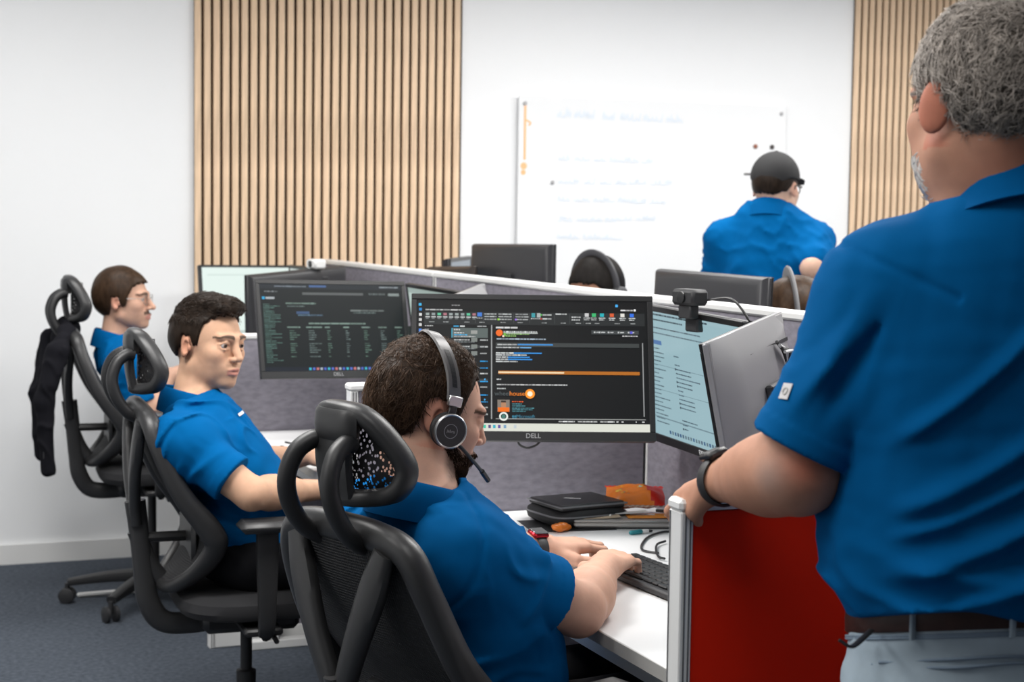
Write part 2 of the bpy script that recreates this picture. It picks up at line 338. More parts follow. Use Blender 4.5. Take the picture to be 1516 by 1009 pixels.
# ---------------------------------------------------------------- monitors
M_screen = emit('lit_screen', 'attr', 1.0)
M_bezel = mat('monitor_bezel', (.012, .012, .013), .38)
M_back = mat('monitor_back', (.030, .030, .033), .42, bump=.05, bscale=900)
M_backg = mat('grey_monitor_back', (.27, .265, .275), .33, spec=.6)
M_logo = emit('logo_white', (.5, .5, .5, 1), .25)
M_logo2 = mat('logo_grey', (.35, .35, .36), .4)
def Rmon(yaw, tilt, roll): return Rz(rad(yaw)) @ Rx(rad(tilt)) @ Ry(rad(roll))
def lin(c): return (*srgb(*c)[:3], 1)
def monitor(pos, rot, W, H, label, content=None, base=(30, 33, 36), back=None, bez=.016, brand=True, slot=False, arm=None, group='desk monitors', logo_m=None, thick=.045):
    r = empty('monitor', pos, 0, label, 'monitor', group); R = Rmon(*rot); r.matrix_world = mat4(R, pos)
    back = back or M_back
    # housing: flat front slab and a domed back
    mb = MB(); mb.box((-W/2, .002, -H/2), (W/2, .018, H/2), .004)
    if slot or back is M_backg:
        nz, nx = 14, 10
        for i in range(nz):
            zz = -1+2*i/(nz-1)
            for j in range(nx): xx = -1+2*j/(nx-1); e = max(abs(zz), abs(xx)); V_y = .0175+(thick-.0175)*(1-.75*zz*zz)*(1-.25*xx*xx) if e < .999 else .0165; mb.v.append((xx*(W/2-.0005), V_y, zz*(H/2-.0005)))
        nb_ = len(mb.v)-nz*nx
        for i in range(nz-1):
            for j in range(nx-1): mb.f.append((nb_+i*nx+j, nb_+(i+1)*nx+j, nb_+(i+1)*nx+j+1, nb_+i*nx+j+1)); mb.m.append(0); mb.c.append(None)
    prof = [(.03, .0175), (.031, .018)] if (slot or back is M_backg) else [(0., .0175), (.005, .030), (.012, .036), (.030, .040), (.09, thick)]
    V = []; F = []; k = 0
    for ins, y in prof:
        x, z = W/2-.001-ins, H/2-.001-ins
        V += [(-x, y, -z), (x, y, -z), (x, y, z), (-x, y, z)]
    for i in range(len(prof)-1):
        for j in range(4): j2 = (j+1) % 4; F.append((i*4+j, i*4+j2, (i+1)*4+j2, (i+1)*4+j)[::-1])
    F.append((len(prof)*4-4, len(prof)*4-3, len(prof)*4-2, len(prof)*4-1)[::-1]); mb.add(V, F)
    hs = mb.build('housing', back, r)
    if slot: MB().box((-W*.40, .02, H*.33), (W*.14, .0345, H*.352)).build('vent_slot', M_blk, hs, False)
    bb = .022
    f = MB(); 
    for lo, hi in [((-W/2, -.002, H/2-bez), (W/2, .003, H/2)), ((-W/2, -.002, -H/2), (W/2, .003, -H/2+bb)), ((-W/2, -.002, -H/2+bb), (-W/2+bez, .003, H/2-bez)), ((W/2-bez, -.002, -H/2+bb), (W/2, .003, H/2-bez))]: f.box(lo, hi, .0012)
    bz = f.build('bezel', M_bezel, r, False)
    if content is not None:
        sw, sh = W-2*bez, H-bez-bb; x0, z1 = -W/2+bez, H/2-bez
        s = MB(); s.add([(x0, .0005, z1-sh), (x0+sw, .0005, z1-sh), (x0+sw, .0005, z1), (x0, .0005, z1)], [(0, 1, 2, 3)], 0, lin(base))
        sc = s.build('screen', M_screen, r, False)
        c = MB()
        for i, (u0, v0, u1, v1, colr) in enumerate(content):
            y = .0003-.0000014*i
            c.add([(x0+u0*sw, y, z1-v1*sh), (x0+u1*sw, y, z1-v1*sh), (x0+u1*sw, y, z1-v0*sh), (x0+u0*sw, y, z1-v0*sh)], [(0, 1, 2, 3)], 0, lin(colr))
        if content: tag(c.build('screen_print', M_screen, sc, False), kind='stuff')
        r['_s'] = 1; monitor.frame = (R, np.array(pos), x0, z1, sw, sh, sc)
    if brand: text('maker_logo', 'DELL', .0155, logo_m or M_logo2, bz, Rx(rad(90)), (0.0, -.0024, -H/2+bb*.5))
    # arm: vesa block, two links, pole clamped on the desk
    v = MB(); v.box((-.05, thick-.002, -.05), (.05, thick+.014, .05), .004); v.build('mount_plate', M_blk2, r, False)
    if arm is not None:
        Pm = np.array(pos)+R@np.array([0, thick+.014, 0]); base_ = np.array(arm, float); zt = Pm[2]-.03
        inv = r.matrix_world.inverted()
        def loc(p): return np.array(inv @ Vector(p))
        spn = base_[0] > 1.9 and base_[0] < 1.92
        top = base_ if spn else np.array([base_[0], base_[1], zt])
        mid = (Pm+top)/2+np.array([0, 0, -.01])+np.cross(top-Pm, (0, 0, 1))*.2; mid[0] = min(mid[0], 1.885) if spn else mid[0]
        a = MB(); a.sweep([loc(Pm), loc(mid), loc(top-np.array([.012 if spn else 0, 0, 0]))], .014, .018, n=8, sub=4); a.build('arm', M_blk2, r)
        if spn: c_ = [loc((base_[0]+dx, base_[1]+dy, base_[2]+dz)) for dz in (-.05, .05) for dy in (-.035, .035) for dx in (-.018, .0)]
        else:
            a = MB(); a.sweep([loc((base_[0], base_[1], base_[2]+.001)), loc((base_[0], base_[1], zt+.03))], .017, n=12); a.build('pole', M_blk2, r)
            c_ = [loc((base_[0]+dx, base_[1]+dy, base_[2]+dz)) for dz in (.0005, .012) for dy in (-.05, .05) for dx in (-.05, .03)]
        a = MB(); a.add(c_, [(0, 2, 3, 1), (4, 5, 7, 6), (0, 1, 5, 4), (2, 6, 7, 3), (0, 4, 6, 2), (1, 3, 7, 5)]); a.build('clamp', M_blk2, r, False)
    return r
rn = random.Random(11)
def words_line(x0, x1, y, h, c, out, gap=.25, wl=(5, 16), sc=1.):
    x = x0
    while x < x1-2*sc:
        L = rn.uniform(*wl)*sc; e = min(x+L, x1); k = rn.uniform(.75, 1.05); out.append((x, y, e, y+h, tuple(int(q*k) for q in c))); x = e+gap*h+1*sc
# mail window on the main monitor, laid out in units of its own grid: x 0..1150, y 0..665
def mail():
    o = []; Wt = (205, 208, 208); g = (120, 126, 128); b = (70, 150, 215); dk = (44, 47, 48)
    o.append((0, 0, 1150, 45, (16, 16, 18)))
    o.append((8, 20, 22, 34, (60, 175, 225))); words_line(172, 215, 27, 6, (150, 150, 150), o)
    words_line(42, 225, 50, 7, (185, 185, 185), o, wl=(14, 38))
    o.append((36, 64, 1136, 128, (38, 41, 42)))
    x = 44
    for i in range(9):
        o.append((x, 70, x+17, 82, [(150, 160, 158), (140, 150, 150), (90, 190, 150), (170, 110, 120), (150, 160, 160)][i % 5])); o.append((x-2, 88, x+20, 93, Wt)); o.append((x, 97, x+15, 101, g)); x += 29
    o.append((300, 66, 323, 86, (64, 120, 205))); words_line(296, 326, 92, 5, Wt, o)
    for yy in (70, 83, 97):
        words_line(335, 395, yy, 6, (180, 184, 184), o, wl=(8, 26)); words_line(405, 470, yy, 6, (180, 184, 184), o, wl=(10, 26)); words_line(490, 555, yy, 6, (170, 174, 174), o, wl=(10, 30))
    o.append((400, 95, 410, 105, (150, 210, 70))); o.append((487, 96, 496, 105, (150, 110, 220)))
    for i, xx in enumerate((570, 597)): o.append((xx, 66, xx+18, 88, [(60, 150, 160), (170, 175, 175)][i])); words_line(xx-3, xx+22, 92, 5, Wt, o)
    for yy in (72, 92): words_line(625, 670, yy, 6, Wt, o, wl=(15, 30)); o.append((614, yy-1, 622, yy+7, [(90, 190, 90), (190, 70, 60)][yy > 80]))
    words_line(690, 745, 67, 6, Wt, o, wl=(10, 30)); words_line(770, 815, 82, 6, Wt, o); words_line(770, 815, 96, 6, Wt, o)
    for xx, c in [(836, (200, 200, 200)), (872, (60, 180, 110)), (912, (40, 170, 180)), (962, (210, 90, 50)), (1015, (225, 222, 215)), (1062, (50, 110, 220))]:
        o.append((xx, 64, xx+20, 82, c)); words_line(xx-6, xx+27, 86, 5, Wt, o, wl=(10, 25)); words_line(xx-4, xx+22, 95, 5, Wt, o, wl=(10, 25))
    for xx in (60, 130, 235, 310, 415, 500, 620, 715, 790, 840, 885, 985, 1065): words_line(xx, xx+26, 114, 4, (165, 168, 168), o, wl=(8, 26))
    for xx in (158, 290, 330, 480, 560, 684, 760, 828): o.append((xx, 68, xx+1.5, 120, (75, 78, 80)))
    o.append((990, 18, 1003, 31, (70, 170, 235))); words_line(1016, 1078, 44, 7, (210, 210, 210), o, wl=(14, 30)); o.append((1082, 41, 1092, 52, (235, 235, 235)))
    for yy, c in [(45, (40, 130, 200)), (72, (215, 215, 215)), (98, (200, 200, 200)), (124, (200, 200, 200)), (152, (70, 130, 220))]: o.append((10, yy, 24, yy+14, c))
    # folders and the message list
    for yy, L in [(134, 40), (152, 20), (168, 40), (185, 30)]: words_line(40, 40+L, yy, 5, (190, 190, 190), o)
    words_line(182, 208, 134, 7, (60, 160, 210), o, wl=(26, 27)); words_line(214, 240, 134, 7, Wt, o, wl=(20, 24)); words_line(300, 345, 134, 6, Wt, o, wl=(18, 28))
    o.append((172, 146, 352, 196, (88, 98, 96))); o.append((172, 146, 176, 196, (60, 170, 200)))
    words_line(184, 214, 151, 7, (225, 225, 225), o); words_line(184, 235, 168, 6, (210, 214, 214), o); words_line(184, 250, 178, 6, (70, 170, 220), o); o.append((268, 158, 300, 176, (150, 152, 148))); words_line(184, 290, 187, 5, (180, 180, 180), o)
    yy = 204
    for i in range(13):
        if i in (1, 6, 11): o.append((172, yy-4, 352, yy+10, (58, 61, 62)))
        blue = i in (3, 4, 6, 8, 9, 12)
        words_line(184, 262, yy, 6, Wt, o); words_line(184, 290, yy+11, 5, g, o)
        if i in (0, 1, 2): o.append((270, yy-8, 300, yy+12, (120, 126, 122)))
        words_line(314, 352, yy+(6 if blue else 0), 6.5, (40, 150, 215) if blue else (185, 188, 188), o, wl=(18, 36)); 
        if i in (6, 9): o.append((334, yy-6, 341, yy+2, (70, 170, 230)))
        yy += 34
    o.append((368, 130, 374, 612, (150, 152, 152)))
    # reading pane
    words_line(392, 500, 138, 9, (215, 216, 216), o, wl=(14, 40)); 
    o.append((430, 166, 600, 173, (170, 174, 172))); words_line(430, 600, 160, 7, (205, 208, 208), o); words_line(445, 560, 172, 6, (150, 190, 120), o); words_line(440, 492, 182, 6, (150, 200, 110), o); o.append((430, 170, 442, 184, (110, 180, 60)))
    o.append((424, 181, 434, 191, (235, 215, 190)))
    words_line(396, 640, 197, 6.5, (175, 190, 205), o, wl=(10, 30))
    o.append((392, 219, 1105, 240, (60, 64, 64)))
    words_line(400, 500, 226, 6, Wt, o, wl=(8, 24)); o.append((500, 225, 675, 232, (60, 140, 210))); words_line(392, 510, 241, 6, Wt, o, wl=(12, 36)); o.append((512, 241, 568, 247, (110, 170, 220)))
    for yy, a, e, lo in [(269, 480, 620, 1), (279, 545, 0, 0), (290, 452, 560, 1), (301, 452, 572, 1), (312, 500, 0, 0)]:
        words_line(392, a, yy, 6.5, (215, 218, 218), o, wl=(12, 36))
        if lo: o.append((a, yy, e, yy+6.5, (52, 140, 215)))
    o.append((404, 362, 1105, 379, (176, 104, 30))); o.append((404, 366, 730, 374, (236, 214, 176)))
    words_line(396, 420, 402, 6, Wt, o); words_line(396, 745, 429, 6, (205, 206, 206), o, wl=(8, 26)); words_line(398, 440, 449, 6, Wt, o)
    # signature block
    o.append((400, 508, 460, 568, (128, 118, 108))); o.append((402, 546, 458, 568, (235, 110, 20))); o.append((418, 514, 442, 546, (176, 128, 96))); o.append((418, 512, 442, 522, (50, 40, 34)))
    words_line(472, 530, 514, 6, (220, 90, 40), o)
    for yy, e in [(526, 520), (536, 540), (547, 580), (555, 572), (563, 540)]: words_line(472, e, yy, 5, (80, 140, 150), o, wl=(8, 24))
    for dx in (0, 11):
        for dy in (0, 11): o.append((472+dx, 586+dy, 481+dx, 595+dy, (55, 125, 150)))
    # toolbar at the upper edge of the message
    o.append((868, 152, 1105, 172, (62, 66, 67)))
    for xx in (880, 905, 950, 1000, 1050): o.append((xx, 158, xx+8, 166, (190, 192, 192))); words_line(xx+12, xx+32, 159, 6, Wt, o, wl=(10, 24))
    o.append((1062, 156, 1074, 168, (90, 90, 210))); words_line(1022, 1100, 178, 5, (200, 200, 200), o)
    o.append((1120, 215, 1125, 588, (150, 152, 152)))
    o.append((392, 601, 1130, 605, (150, 152, 150))); o.append((0, 605, 1150, 625, (20, 22, 24)))
    for a, e in [(700, 780), (795, 890), (905, 975), (985, 995), (1010, 1020), (1080, 1085), (1112, 1124)]: words_line(a, e, 612, 6, (215, 216, 216), o, wl=(10, 30))
    o.append((0, 626, 1150, 665, (205, 212, 214))); o.append((300, 626, 1150, 665, (214, 216, 205)))
    for xx, c in [(330, (60, 190, 160)), (355, (90, 70, 120)), (378, (50, 170, 190)), (402, (100, 80, 150)), (430, (120, 160, 190)), (480, (190, 200, 205))]: o.append((xx, 634, xx+13, 650, c))
    for xx in (30, 60, 100, 140, 180, 220, 260): o.append((xx, 634, xx+16, 652, [(70, 140, 220), (230, 180, 60), (90, 180, 110)][xx % 3]))
    return [(a/1150, b_/665, c/1150, d/665, col) for a, b_, c, d, col in o]
ARMX = AS-.06
monA = monitor((1.462, 3.522, 1.12), (-19.1, -19, 0), .56, .345, 'black monitor with a dark mail window, in front of the headset wearer', mail(), (12, 14, 16), bez=.013, arm=(1.9105, 3.78, 1.12))
R_, P_, x0_, z1_, sw_, sh_, sc_ = monitor.frame
def onA(x, y): return (x0_+x/1150*sw_, -.0018, z1_-y/665*sh_)
def disc(name, x, y, r, colr, ring=0.): 
    mb = MB(); c = onA(x, y); n = 28; rr = r/1150*sw_
    V = [(c[0]+rr*math.cos(2*math.pi*k/n), c[1], c[2]+rr*math.sin(2*math.pi*k/n)) for k in range(n)]
    if ring:
        V += [(c[0]+rr*ring*math.cos(2*math.pi*k/n), c[1], c[2]+rr*ring*math.sin(2*math.pi*k/n)) for k in range(n)]
        mb.add(V, [(k, (k+1) % n, n+(k+1) % n, n+k) for k in range(n)], 0, lin(colr))
    else: mb.add(V, [tuple(range(n))], 0, lin(colr))
    return tag(mb.build(name, M_screen, sc_, False), kind='stuff')
disc('sender_photo', 409, 170, 17, (235, 105, 30)); disc('round_badge', 430, 592, 22, (228, 232, 226), .62); disc('badge_centre', 430, 592, 10, (70, 120, 110))
disc('logo_ring', 560, 478, 24, (255, 150, 40), .55); disc('logo_centre', 560, 478, 13, (255, 235, 205))
M_to = emit('orange_text', lin((240, 130, 30)), 1.); M_tg = emit('dim_text', lin((80, 88, 90)), 1.); M_tb = emit('teal_text', lin((60, 125, 150)), 1.)
text('signature_word', 'house', .0148, M_to, sc_, Rx(rad(90)), onA(497, 478), .0001); text('signature_word', 'wheel', .0148, M_tg, sc_, Rx(rad(90)), onA(424, 478), .0001)
text('signature_word', 'Microsoft', .011, M_tb, sc_, Rx(rad(90)), onA(538, 592), .0001)
# document page on the turned monitor
def doc():
    o = []; ink = (70, 88, 96)
    o.append((0, 0, 1, .03, (150, 178, 186))); o.append((0, .10, .035, .93, (96, 110, 120)))
    for i in range(16): o.append((.01, .13+i*.05, .025, .145+i*.05, (140, 160, 170)))
    q = []
    words_line(20, 700, 10, 9, ink, q, wl=(14, 50)); words_line(30, 460, 38, 8, ink, q, wl=(12, 40)); words_line(60, 620, 80, 7, (100, 120, 130), q, wl=(20, 60)); words_line(60, 700, 108, 7, (100, 120, 130), q, wl=(10, 30))
    q.append((70, 150, 220, 172, (74, 110, 160)))
    for y in range(190, 600, 22):
        if y in (278, 410, 564): q.append((60, y, 960, y+2, (90, 110, 120)))
        words_line(60, rn.choice([150, 190, 230]), y, 6, (90, 112, 122), q, wl=(10, 40))
        if rn.random() < .75: words_line(330, rn.choice([380, 480, 560]), y, 6, (80, 100, 112), q, wl=(10, 40))
        if rn.random() < .35: q.append((325, y-2, 336, y+9, (50, 64, 74)))
    q.append((30, 560, 960, 563, (90, 110, 120)))
    for x in range(180, 700, 26): q.append((x, 622, x+16, 640, rn.choice([(50, 84, 120), (90, 110, 120), (70, 90, 110)])))
    o += [(a/1000, b_/660, c/1000, d/660, col) for a, b_, c, d, col in q]
    return o
monB = monitor((1.80, 3.372, 1.085), (-91.7, 10.4, 1.2), .56, .345, 'black monitor with a pale blue document, a webcam on its top edge', doc(), (146, 176, 184), bez=.014, logo_m=emit('bright_logo', (.8, .8, .8, 1), .7), arm=None)
monC = monitor((1.63, 2.808, 1.095), (-135.2, 10.5, 3.2), .54, .33, 'silver grey monitor back with a vent slot beside the standing man', [], (150, 170, 176), back=M_backg, slot=True, brand=False, arm=(1.9105, 2.62, 1.08))
# the second desk: dark code window
def code():
    q = []; g = (126, 150, 140); d = (104, 120, 118)
    q.append((0, 0, 1000, 36, (34, 40, 46))); q.append((340, 8, 460, 22, (70, 100, 150))); words_line(100, 320, 14, 8, (120, 130, 140), q, wl=(20, 60)); words_line(840, 980, 12, 8, (150, 160, 165), q, wl=(20, 40))
    q.append((290, 62, 720, 80, (92, 96, 96))); words_line(760, 880, 62, 14, (110, 120, 120), q, wl=(8, 14)); q.append((900, 62, 980, 82, (130, 140, 138)))
    words_line(30, 120, 52, 10, (120, 126, 130), q); q.append((12, 96, 30, 116, (50, 160, 210))); q.append((36, 98, 96, 114, (170, 176, 180)))
    for i in range(34): y = 150+i*13; words_line(16, rn.choice([60, 90, 130]), y, 6, (86, 118, 110), q, wl=(10, 50))
    words_line(170, 380, 140, 10, g, q, wl=(20, 60)); words_line(180, 300, 162, 9, d, q); q.append((240, 205, 330, 224, (60, 84, 120))); words_line(250, 420, 228, 10, (96, 126, 150), q); words_line(620, 860, 190, 12, (120, 130, 128), q, wl=(30, 80)); words_line(640, 800, 208, 10, d, q)
    words_line(320, 720, 290, 10, g, q, wl=(30, 90))
    for c, (x, w) in enumerate([(170, 90), (300, 110), (430, 40), (560, 40), (690, 60), (810, 60), (930, 50)]):
        words_line(x, x+w, 318, 10, g, q, wl=(30, 90))
        for i in range(13):
            if i % 6 == 5: continue
            words_line(x+14, x+14+w*rn.uniform(.3, .8), 346+i*16, 7, d if c % 2 else (92, 120, 108), q, wl=(10, 40))
    q.append((0, 618, 1000, 648, (28, 34, 44)))
    for i in range(17): q.append((300+i*26, 624, 316+i*26, 642, [(60, 180, 200), (90, 110, 200), (200, 120, 120), (170, 180, 190), (80, 100, 190)][i % 5]))
    return [(a/1000, b_/650, c/1000, d_/650, col) for a, b_, c, d_, col in q]
monD = monitor((1.437, 5.101, 1.101), (6.4, -15.6, 1.3), .51, .315, 'black monitor with a dark table of green text, facing the young man', code(), (22, 28, 30), bez=.014, arm=(1.9105, 5.44, 1.10))
monE = monitor((1.76, 4.975, 1.08), (-83.9, 9.1, 1.4), .50, .31, 'thin black monitor with a pale green page, edge on beside the dark table', [(0, 0, 1, .06, (150, 165, 160)), (.05, .2, .9, .22, (150, 165, 160)), (.05, .35, .9, .37, (150, 165, 160))], (176, 192, 186), bez=.012, brand=False)
monC2 = monitor((1.65, 4.425, 1.099), (-120.2, 8.5, 1.5), .51, .315, 'grey monitor back, only its corner showing over the mail monitor', [], (150, 170, 176), back=M_backg, brand=False, arm=(1.9105, 4.25, 1.08))
monG = monitor((1.575, 6.80, 1.093), (16.8, -7.9, .8), .5, .31, 'monitor with a bright pale green screen under the oak slats', [(0, .93, 1, 1, (190, 205, 200)), (.05, .1, .6, .12, (205, 220, 214))], (222, 236, 230), bez=.010, brand=False, arm=(1.9105, 6.98, 1.10))
monH = monitor((1.76, 6.55, 1.09), (-84, 8, 1.), .5, .31, 'edge-on monitor with a white webcam, farthest along the spine', [], (190, 200, 196), bez=.012, brand=False)
monI = monitor((1.574, 6.144, 1.093), (-149.4, -1.8, 3.1), .51, .315, 'dark grey monitor back between the pale screen and the code monitor', [], (150, 170, 176), back=M_back, brand=False, arm=(1.9105, 5.95, 1.10))
for mo, ay in ((monB, 3.372), (monE, 4.98), (monH, 6.55)):
    inv = mo.matrix_world.inverted(); a = MB(); a.sweep([(0, .055, 0), np.array(inv@Vector((1.900, ay, 1.06)))], .018, n=8); a.build('arm', M_blk2, mo)
    a = MB(); a.lathe([(.035, 0), (.035, .012)], 18, np.array(inv.to_3x3())@Ry(-math.pi/2), np.array(inv@Vector((1.9105, ay, 1.06)))); a.build('clamp', M_blk2, mo)
# monitors beyond the spine, seen from behind
monitor((2.33, 5.80, 1.20), (102.5, .9, 1), .52, .32, 'square black monitor back in front of the whiteboard corner', [], (120, 130, 140), brand=False, arm=(2.18, 5.80, .73), group='monitors beyond the spine')
monitor((2.357, 4.31, 1.147), (97.8, 2.1, -.6), .54, .32, 'wide black monitor back below the blue shirt of the cap wearer', [], (120, 130, 140), brand=False, arm=(2.2, 4.31, .73), group='monitors beyond the spine')
monitor((2.22, 6.148, 1.105), (89.7, -1.3, 2.2), .52, .32, 'low dark monitor back just clearing the spine rail by the slats', [], (120, 130, 140), brand=False, back=mat('brown_black', (.03, .022, .018), .5), arm=(2.08, 6.15, .73), group='monitors beyond the spine')
monitor((2.45, 6.72, 1.125), (60, 0, 0), .52, .32, 'thin dark monitor edge above the far spine rail', [], (120, 130, 140), brand=False, arm=(2.2, 6.75, .73), group='monitors beyond the spine')
# webcams
def webcam(px, py, Y, rz, label, m, sc=1.):
    P = at(px, py, Y); r = empty('webcam', P, rad(rz), label, 'webcam', 'webcams on the monitors')
    MB().box((-.046*sc, -.024, 0), (.046*sc, .024, .036), .007).build('camera_body', m, r)
    MB().lathe([(.013, 0), (.013, .006), (.009, .007)], 20, Rx(rad(90)), (0, -.022, .018)).build('lens', M_blk, r)
    MB().box((-.022, -.016, -.03), (.022, .010, .001), .003).build('clip', M_blk2, r)
    MB().box((-.022, .004, -.06), (.022, .045, -.028), .004).build('clip_foot', M_blk2, r)
    return r
wc = webcam(1021, 451, 3.72, -78, 'black webcam clipped to the monitor with the pale document', M_blk2, .85)
a = MB(); a.sweep([(.03, .02, .012), (.09, .04, .018), (.13, .05, -.015), (.15, .06, -.06)], .0028, n=6); a.build('cable', M_blk, wc)
wc2 = webcam(468, 397, 6.35, -80, 'white webcam above the dark monitors next to the slats', M_white, .9)
# loose cables at the back of the grey monitor
M_cab = mat('white_cable', (.72, .72, .72), .4)
cb = empty('cable_bundle', (1.83, 2.80, 1.0), 0, 'bundle of white and grey cables behind the silver monitor back', 'cables')
for k in range(4):
    a = MB(); q = [at(1150+4*k, 505+5*k, 3.30), at(1160+5*k, 520, 3.33), at(1166-2*k, 545, 3.34), at(1158+2*k, 575, 3.30), at(1150+k, 610, 3.27), at(1156, 660, 3.3), np.array([1.80, 2.80-.02*k, .76]), np.array([1.84, 2.82-.02*k, .736])]
    a.sweep([p-np.array([1.83, 2.80, 1.0]) for p in q], .0035, n=6); a.build('cable', M_cab if k % 2 else M_blk, cb)
# ---------------------------------------------------------------- mesh office chairs
M_chair = mat('chair_plastic', (.028, .028, .029), .38, bump=.12, bscale=900)
M_chairm = mat('chair_frame_dark', (.016, .016, .017), .45)
M_mesh = mat('chair_mesh', (.022, .022, .024), .75, bump=.9, weave=60)
M_seat = mat('seat_fabric', (.016, .016, .018), .9, bump=.4, bscale=700)
def net_mat():
    m = bpy.data.materials.new('open_mesh'); m.use_nodes = True; nt = m.node_tree; N = nt.nodes; L = nt.links; P = N['Principled BSDF']; P.inputs['Base Color'].default_value = (.02, .02, .022, 1)
    tc = N.new('ShaderNodeTexCoord'); w1 = N.new('ShaderNodeTexVoronoi'); w1.inputs['Scale'].default_value = 190; mp = N.new('ShaderNodeMapping'); mp.inputs['Scale'].default_value = (1, 1, .7); L.new(tc.outputs['Object'], mp.inputs[0]); L.new(mp.outputs[0], w1.inputs['Vector'])
    gt = N.new('ShaderNodeMath'); gt.operation = 'LESS_THAN'; gt.inputs[1].default_value = .36; L.new(w1.outputs['Distance'], gt.inputs[0])
    tr = N.new('ShaderNodeBsdfTransparent'); mx = N.new('ShaderNodeMixShader'); L.new(gt.outputs[0], mx.inputs[0]); L.new(P.outputs[0], mx.inputs[1]); L.new(tr.outputs[0], mx.inputs[2]); L.new(mx.outputs[0], N['Material Output'].inputs[0])
    return m
M_net = net_mat()
def mirror_loop(pts): return pts + [(x, -y, z) for x, y, z in reversed(pts) if abs(y) > 1e-6]
def make_chair(label):
    r = empty('office_chair', (0, 0, 0), 0, label, 'chair', 'black mesh office chairs along the desks')
    # headrest: thick ring, solid bridge in the middle, net, two curved arms
    hp = mirror_loop([(-.298, 0, 1.145), (-.286, .055, 1.136), (-.258, .092, 1.092), (-.242, .108, 1.050), (-.254, .094, 1.014), (-.278, .052, 1.002), (-.295, 0, 1.0)])
    a = MB(); a.sweep(hp, .015, .020, n=12, closed=True, ref=(1, 0, 0), sub=6, power=2.6); hr = a.build('headrest_frame', M_chair, r)
    a = MB(); V = []; F = []; nx, nz = 13, 9
    for j in range(nz):
        for i in range(nx):
            u = i/(nx-1)*2-1; v = j/(nz-1); zz = 1.004+.128*v; hw = float(np.interp(v, [0, .2, .4, .7, 1], [.058, .092, .098, .080, .045])); V.append((-.290+.040*u*u, u*hw, zz))
    for j in range(nz-1):
        for i in range(nx-1): F.append((j*nx+i, j*nx+i+1, (j+1)*nx+i+1, (j+1)*nx+i))
    a.add(V, F); a.build('headrest_mesh', M_net, r)
    a = MB(); a.sweep([(-.298, -.05, 1.120), (-.312, -.03, 1.120), (-.312, .03, 1.120), (-.298, .05, 1.120)], .012, .028, n=10, ref=(0, 0, 1), power=3)
    a.sweep([(-.310, 0, 1.128), (-.311, 0, 1.06), (-.302, 0, 1.002)], [.05, .046, .042], .010, n=12, ref=(1, 0, 0), power=4); a.build('headrest_bridge', M_chair, hr)
    for s in (-1, 1):
        a = MB(); a.sweep([(-.292, s*.062, .925), (-.325, s*.066, .945), (-.352, s*.066, .985), (-.362, s*.062, 1.03), (-.348, s*.055, 1.072), (-.322, s*.046, 1.092), (-.304, s*.042, 1.092)], .0155, .0165, n=12, ref=(0, 1, 0)); a.build('headrest_arm', M_chairm, r)
    # back frame
    fp = mirror_loop([(-.29, 0, .948), (-.287, .09, .945), (-.278, .158, .925), (-.258, .188, .86), (-.205, .205, .745), (-.130, .208, .645), (-.118, .198, .600), (-.155, .160, .535), (-.205, .095, .487), (-.225, 0, .474)])
    ra = [.022, .022, .024, .024, .026, .032, .03, .026, .022, .020]; ra = ra+ra[1:-1][::-1]
    rb = [.026, .025, .024, .022, .020, .018, .018, .018, .018, .018]; rb = rb+rb[1:-1][::-1]
    a = MB(); a.sweep(fp, rb, ra, n=12, closed=True, ref=(1, 0, 0), sub=6, power=2.4); a.build('back_frame', M_chair, r)
    prof = [(-.285, .16, .945), (-.272, .175, .90), (-.255, .188, .85), (-.205, .2, .745), (-.14, .2, .655), (-.128, .19, .60), (-.16, .155, .535), (-.215, .09, .485)]
    q = resample(np.array(prof), 3, False); a = MB(); V = []; F = []; n = 9
    for x, hw, z in q:
        for i in range(n): u = i/(n-1)*2-1; V.append((x-.025*(1-u*u), u*hw, z))
    for j in range(len(q)-1):
        for i in range(n-1): F.append((j*n+i, j*n+i+1, (j+1)*n+i+1, (j+1)*n+i))
    a.add(V, F); a.build('back_mesh', M_mesh, r)
    # rear V support, spine and lumbar pad
    for s in (-1, 1):
        a = MB(); a.sweep([(-.298, s*.125, .925), (-.302, s*.10, .86), (-.305, s*.06, .77), (-.30, s*.022, .69), (-.295, s*.008, .64)], [.022, .030, .026, .022, .02], [.013, .016, .016, .016, .016], n=12, ref=(1, 0, 0), power=2.5); a.build('support_arm', M_chair, r)
    a = MB(); a.sweep([(-.297, 0, .70), (-.285, 0, .60), (-.275, 0, .50), (-.262, 0, .425), (-.225, 0, .372), (-.15, 0, .362), (-.05, 0, .372)], [.028, .026, .027, .03, .03, .03, .03], [.02, .02, .022, .024, .02, .018, .018], n=12, ref=(0, 1, 0), power=2.6)
    sp = a.build('back_spine', M_chair, r)
    a = MB(); a.sweep([(-.295, 0, .62), (-.26, 0, .53), (-.222, 0, .476)], .024, .016, n=10, ref=(0, 1, 0)); a.build('brace', M_chair, r)
    a = MB(); a.box((-.165, -.11, .54), (-.143, .11, .655), .01); a.sweep([(-.29, 0, .60), (-.16, 0, .60)], .014, n=8); a.build('lumbar_pad', M_chairm, r)
    # seat and mechanism
    a = MB(); V = []; F = []; nx, ny = 12, 12
    sx = lambda t: -.20+.47*t
    rows = []
    for k, (ins, z) in enumerate([(.03, .405), (.008, .412), (0, .43), (.006, .452), (.03, .466), (.09, .468)]):
        ring = []
        for j in range(32):
            an = 2*math.pi*j/32; c, s_ = math.cos(an), math.sin(an); e = 2/3.6
            ring.append((.035+(.235-ins)*math.copysign(abs(c)**e, c), (.245-ins)*math.copysign(abs(s_)**e, s_), z-(.02 if c > .6 and k > 2 else 0)*(abs(c)-.6)*2))
        rows.append(ring); V += ring
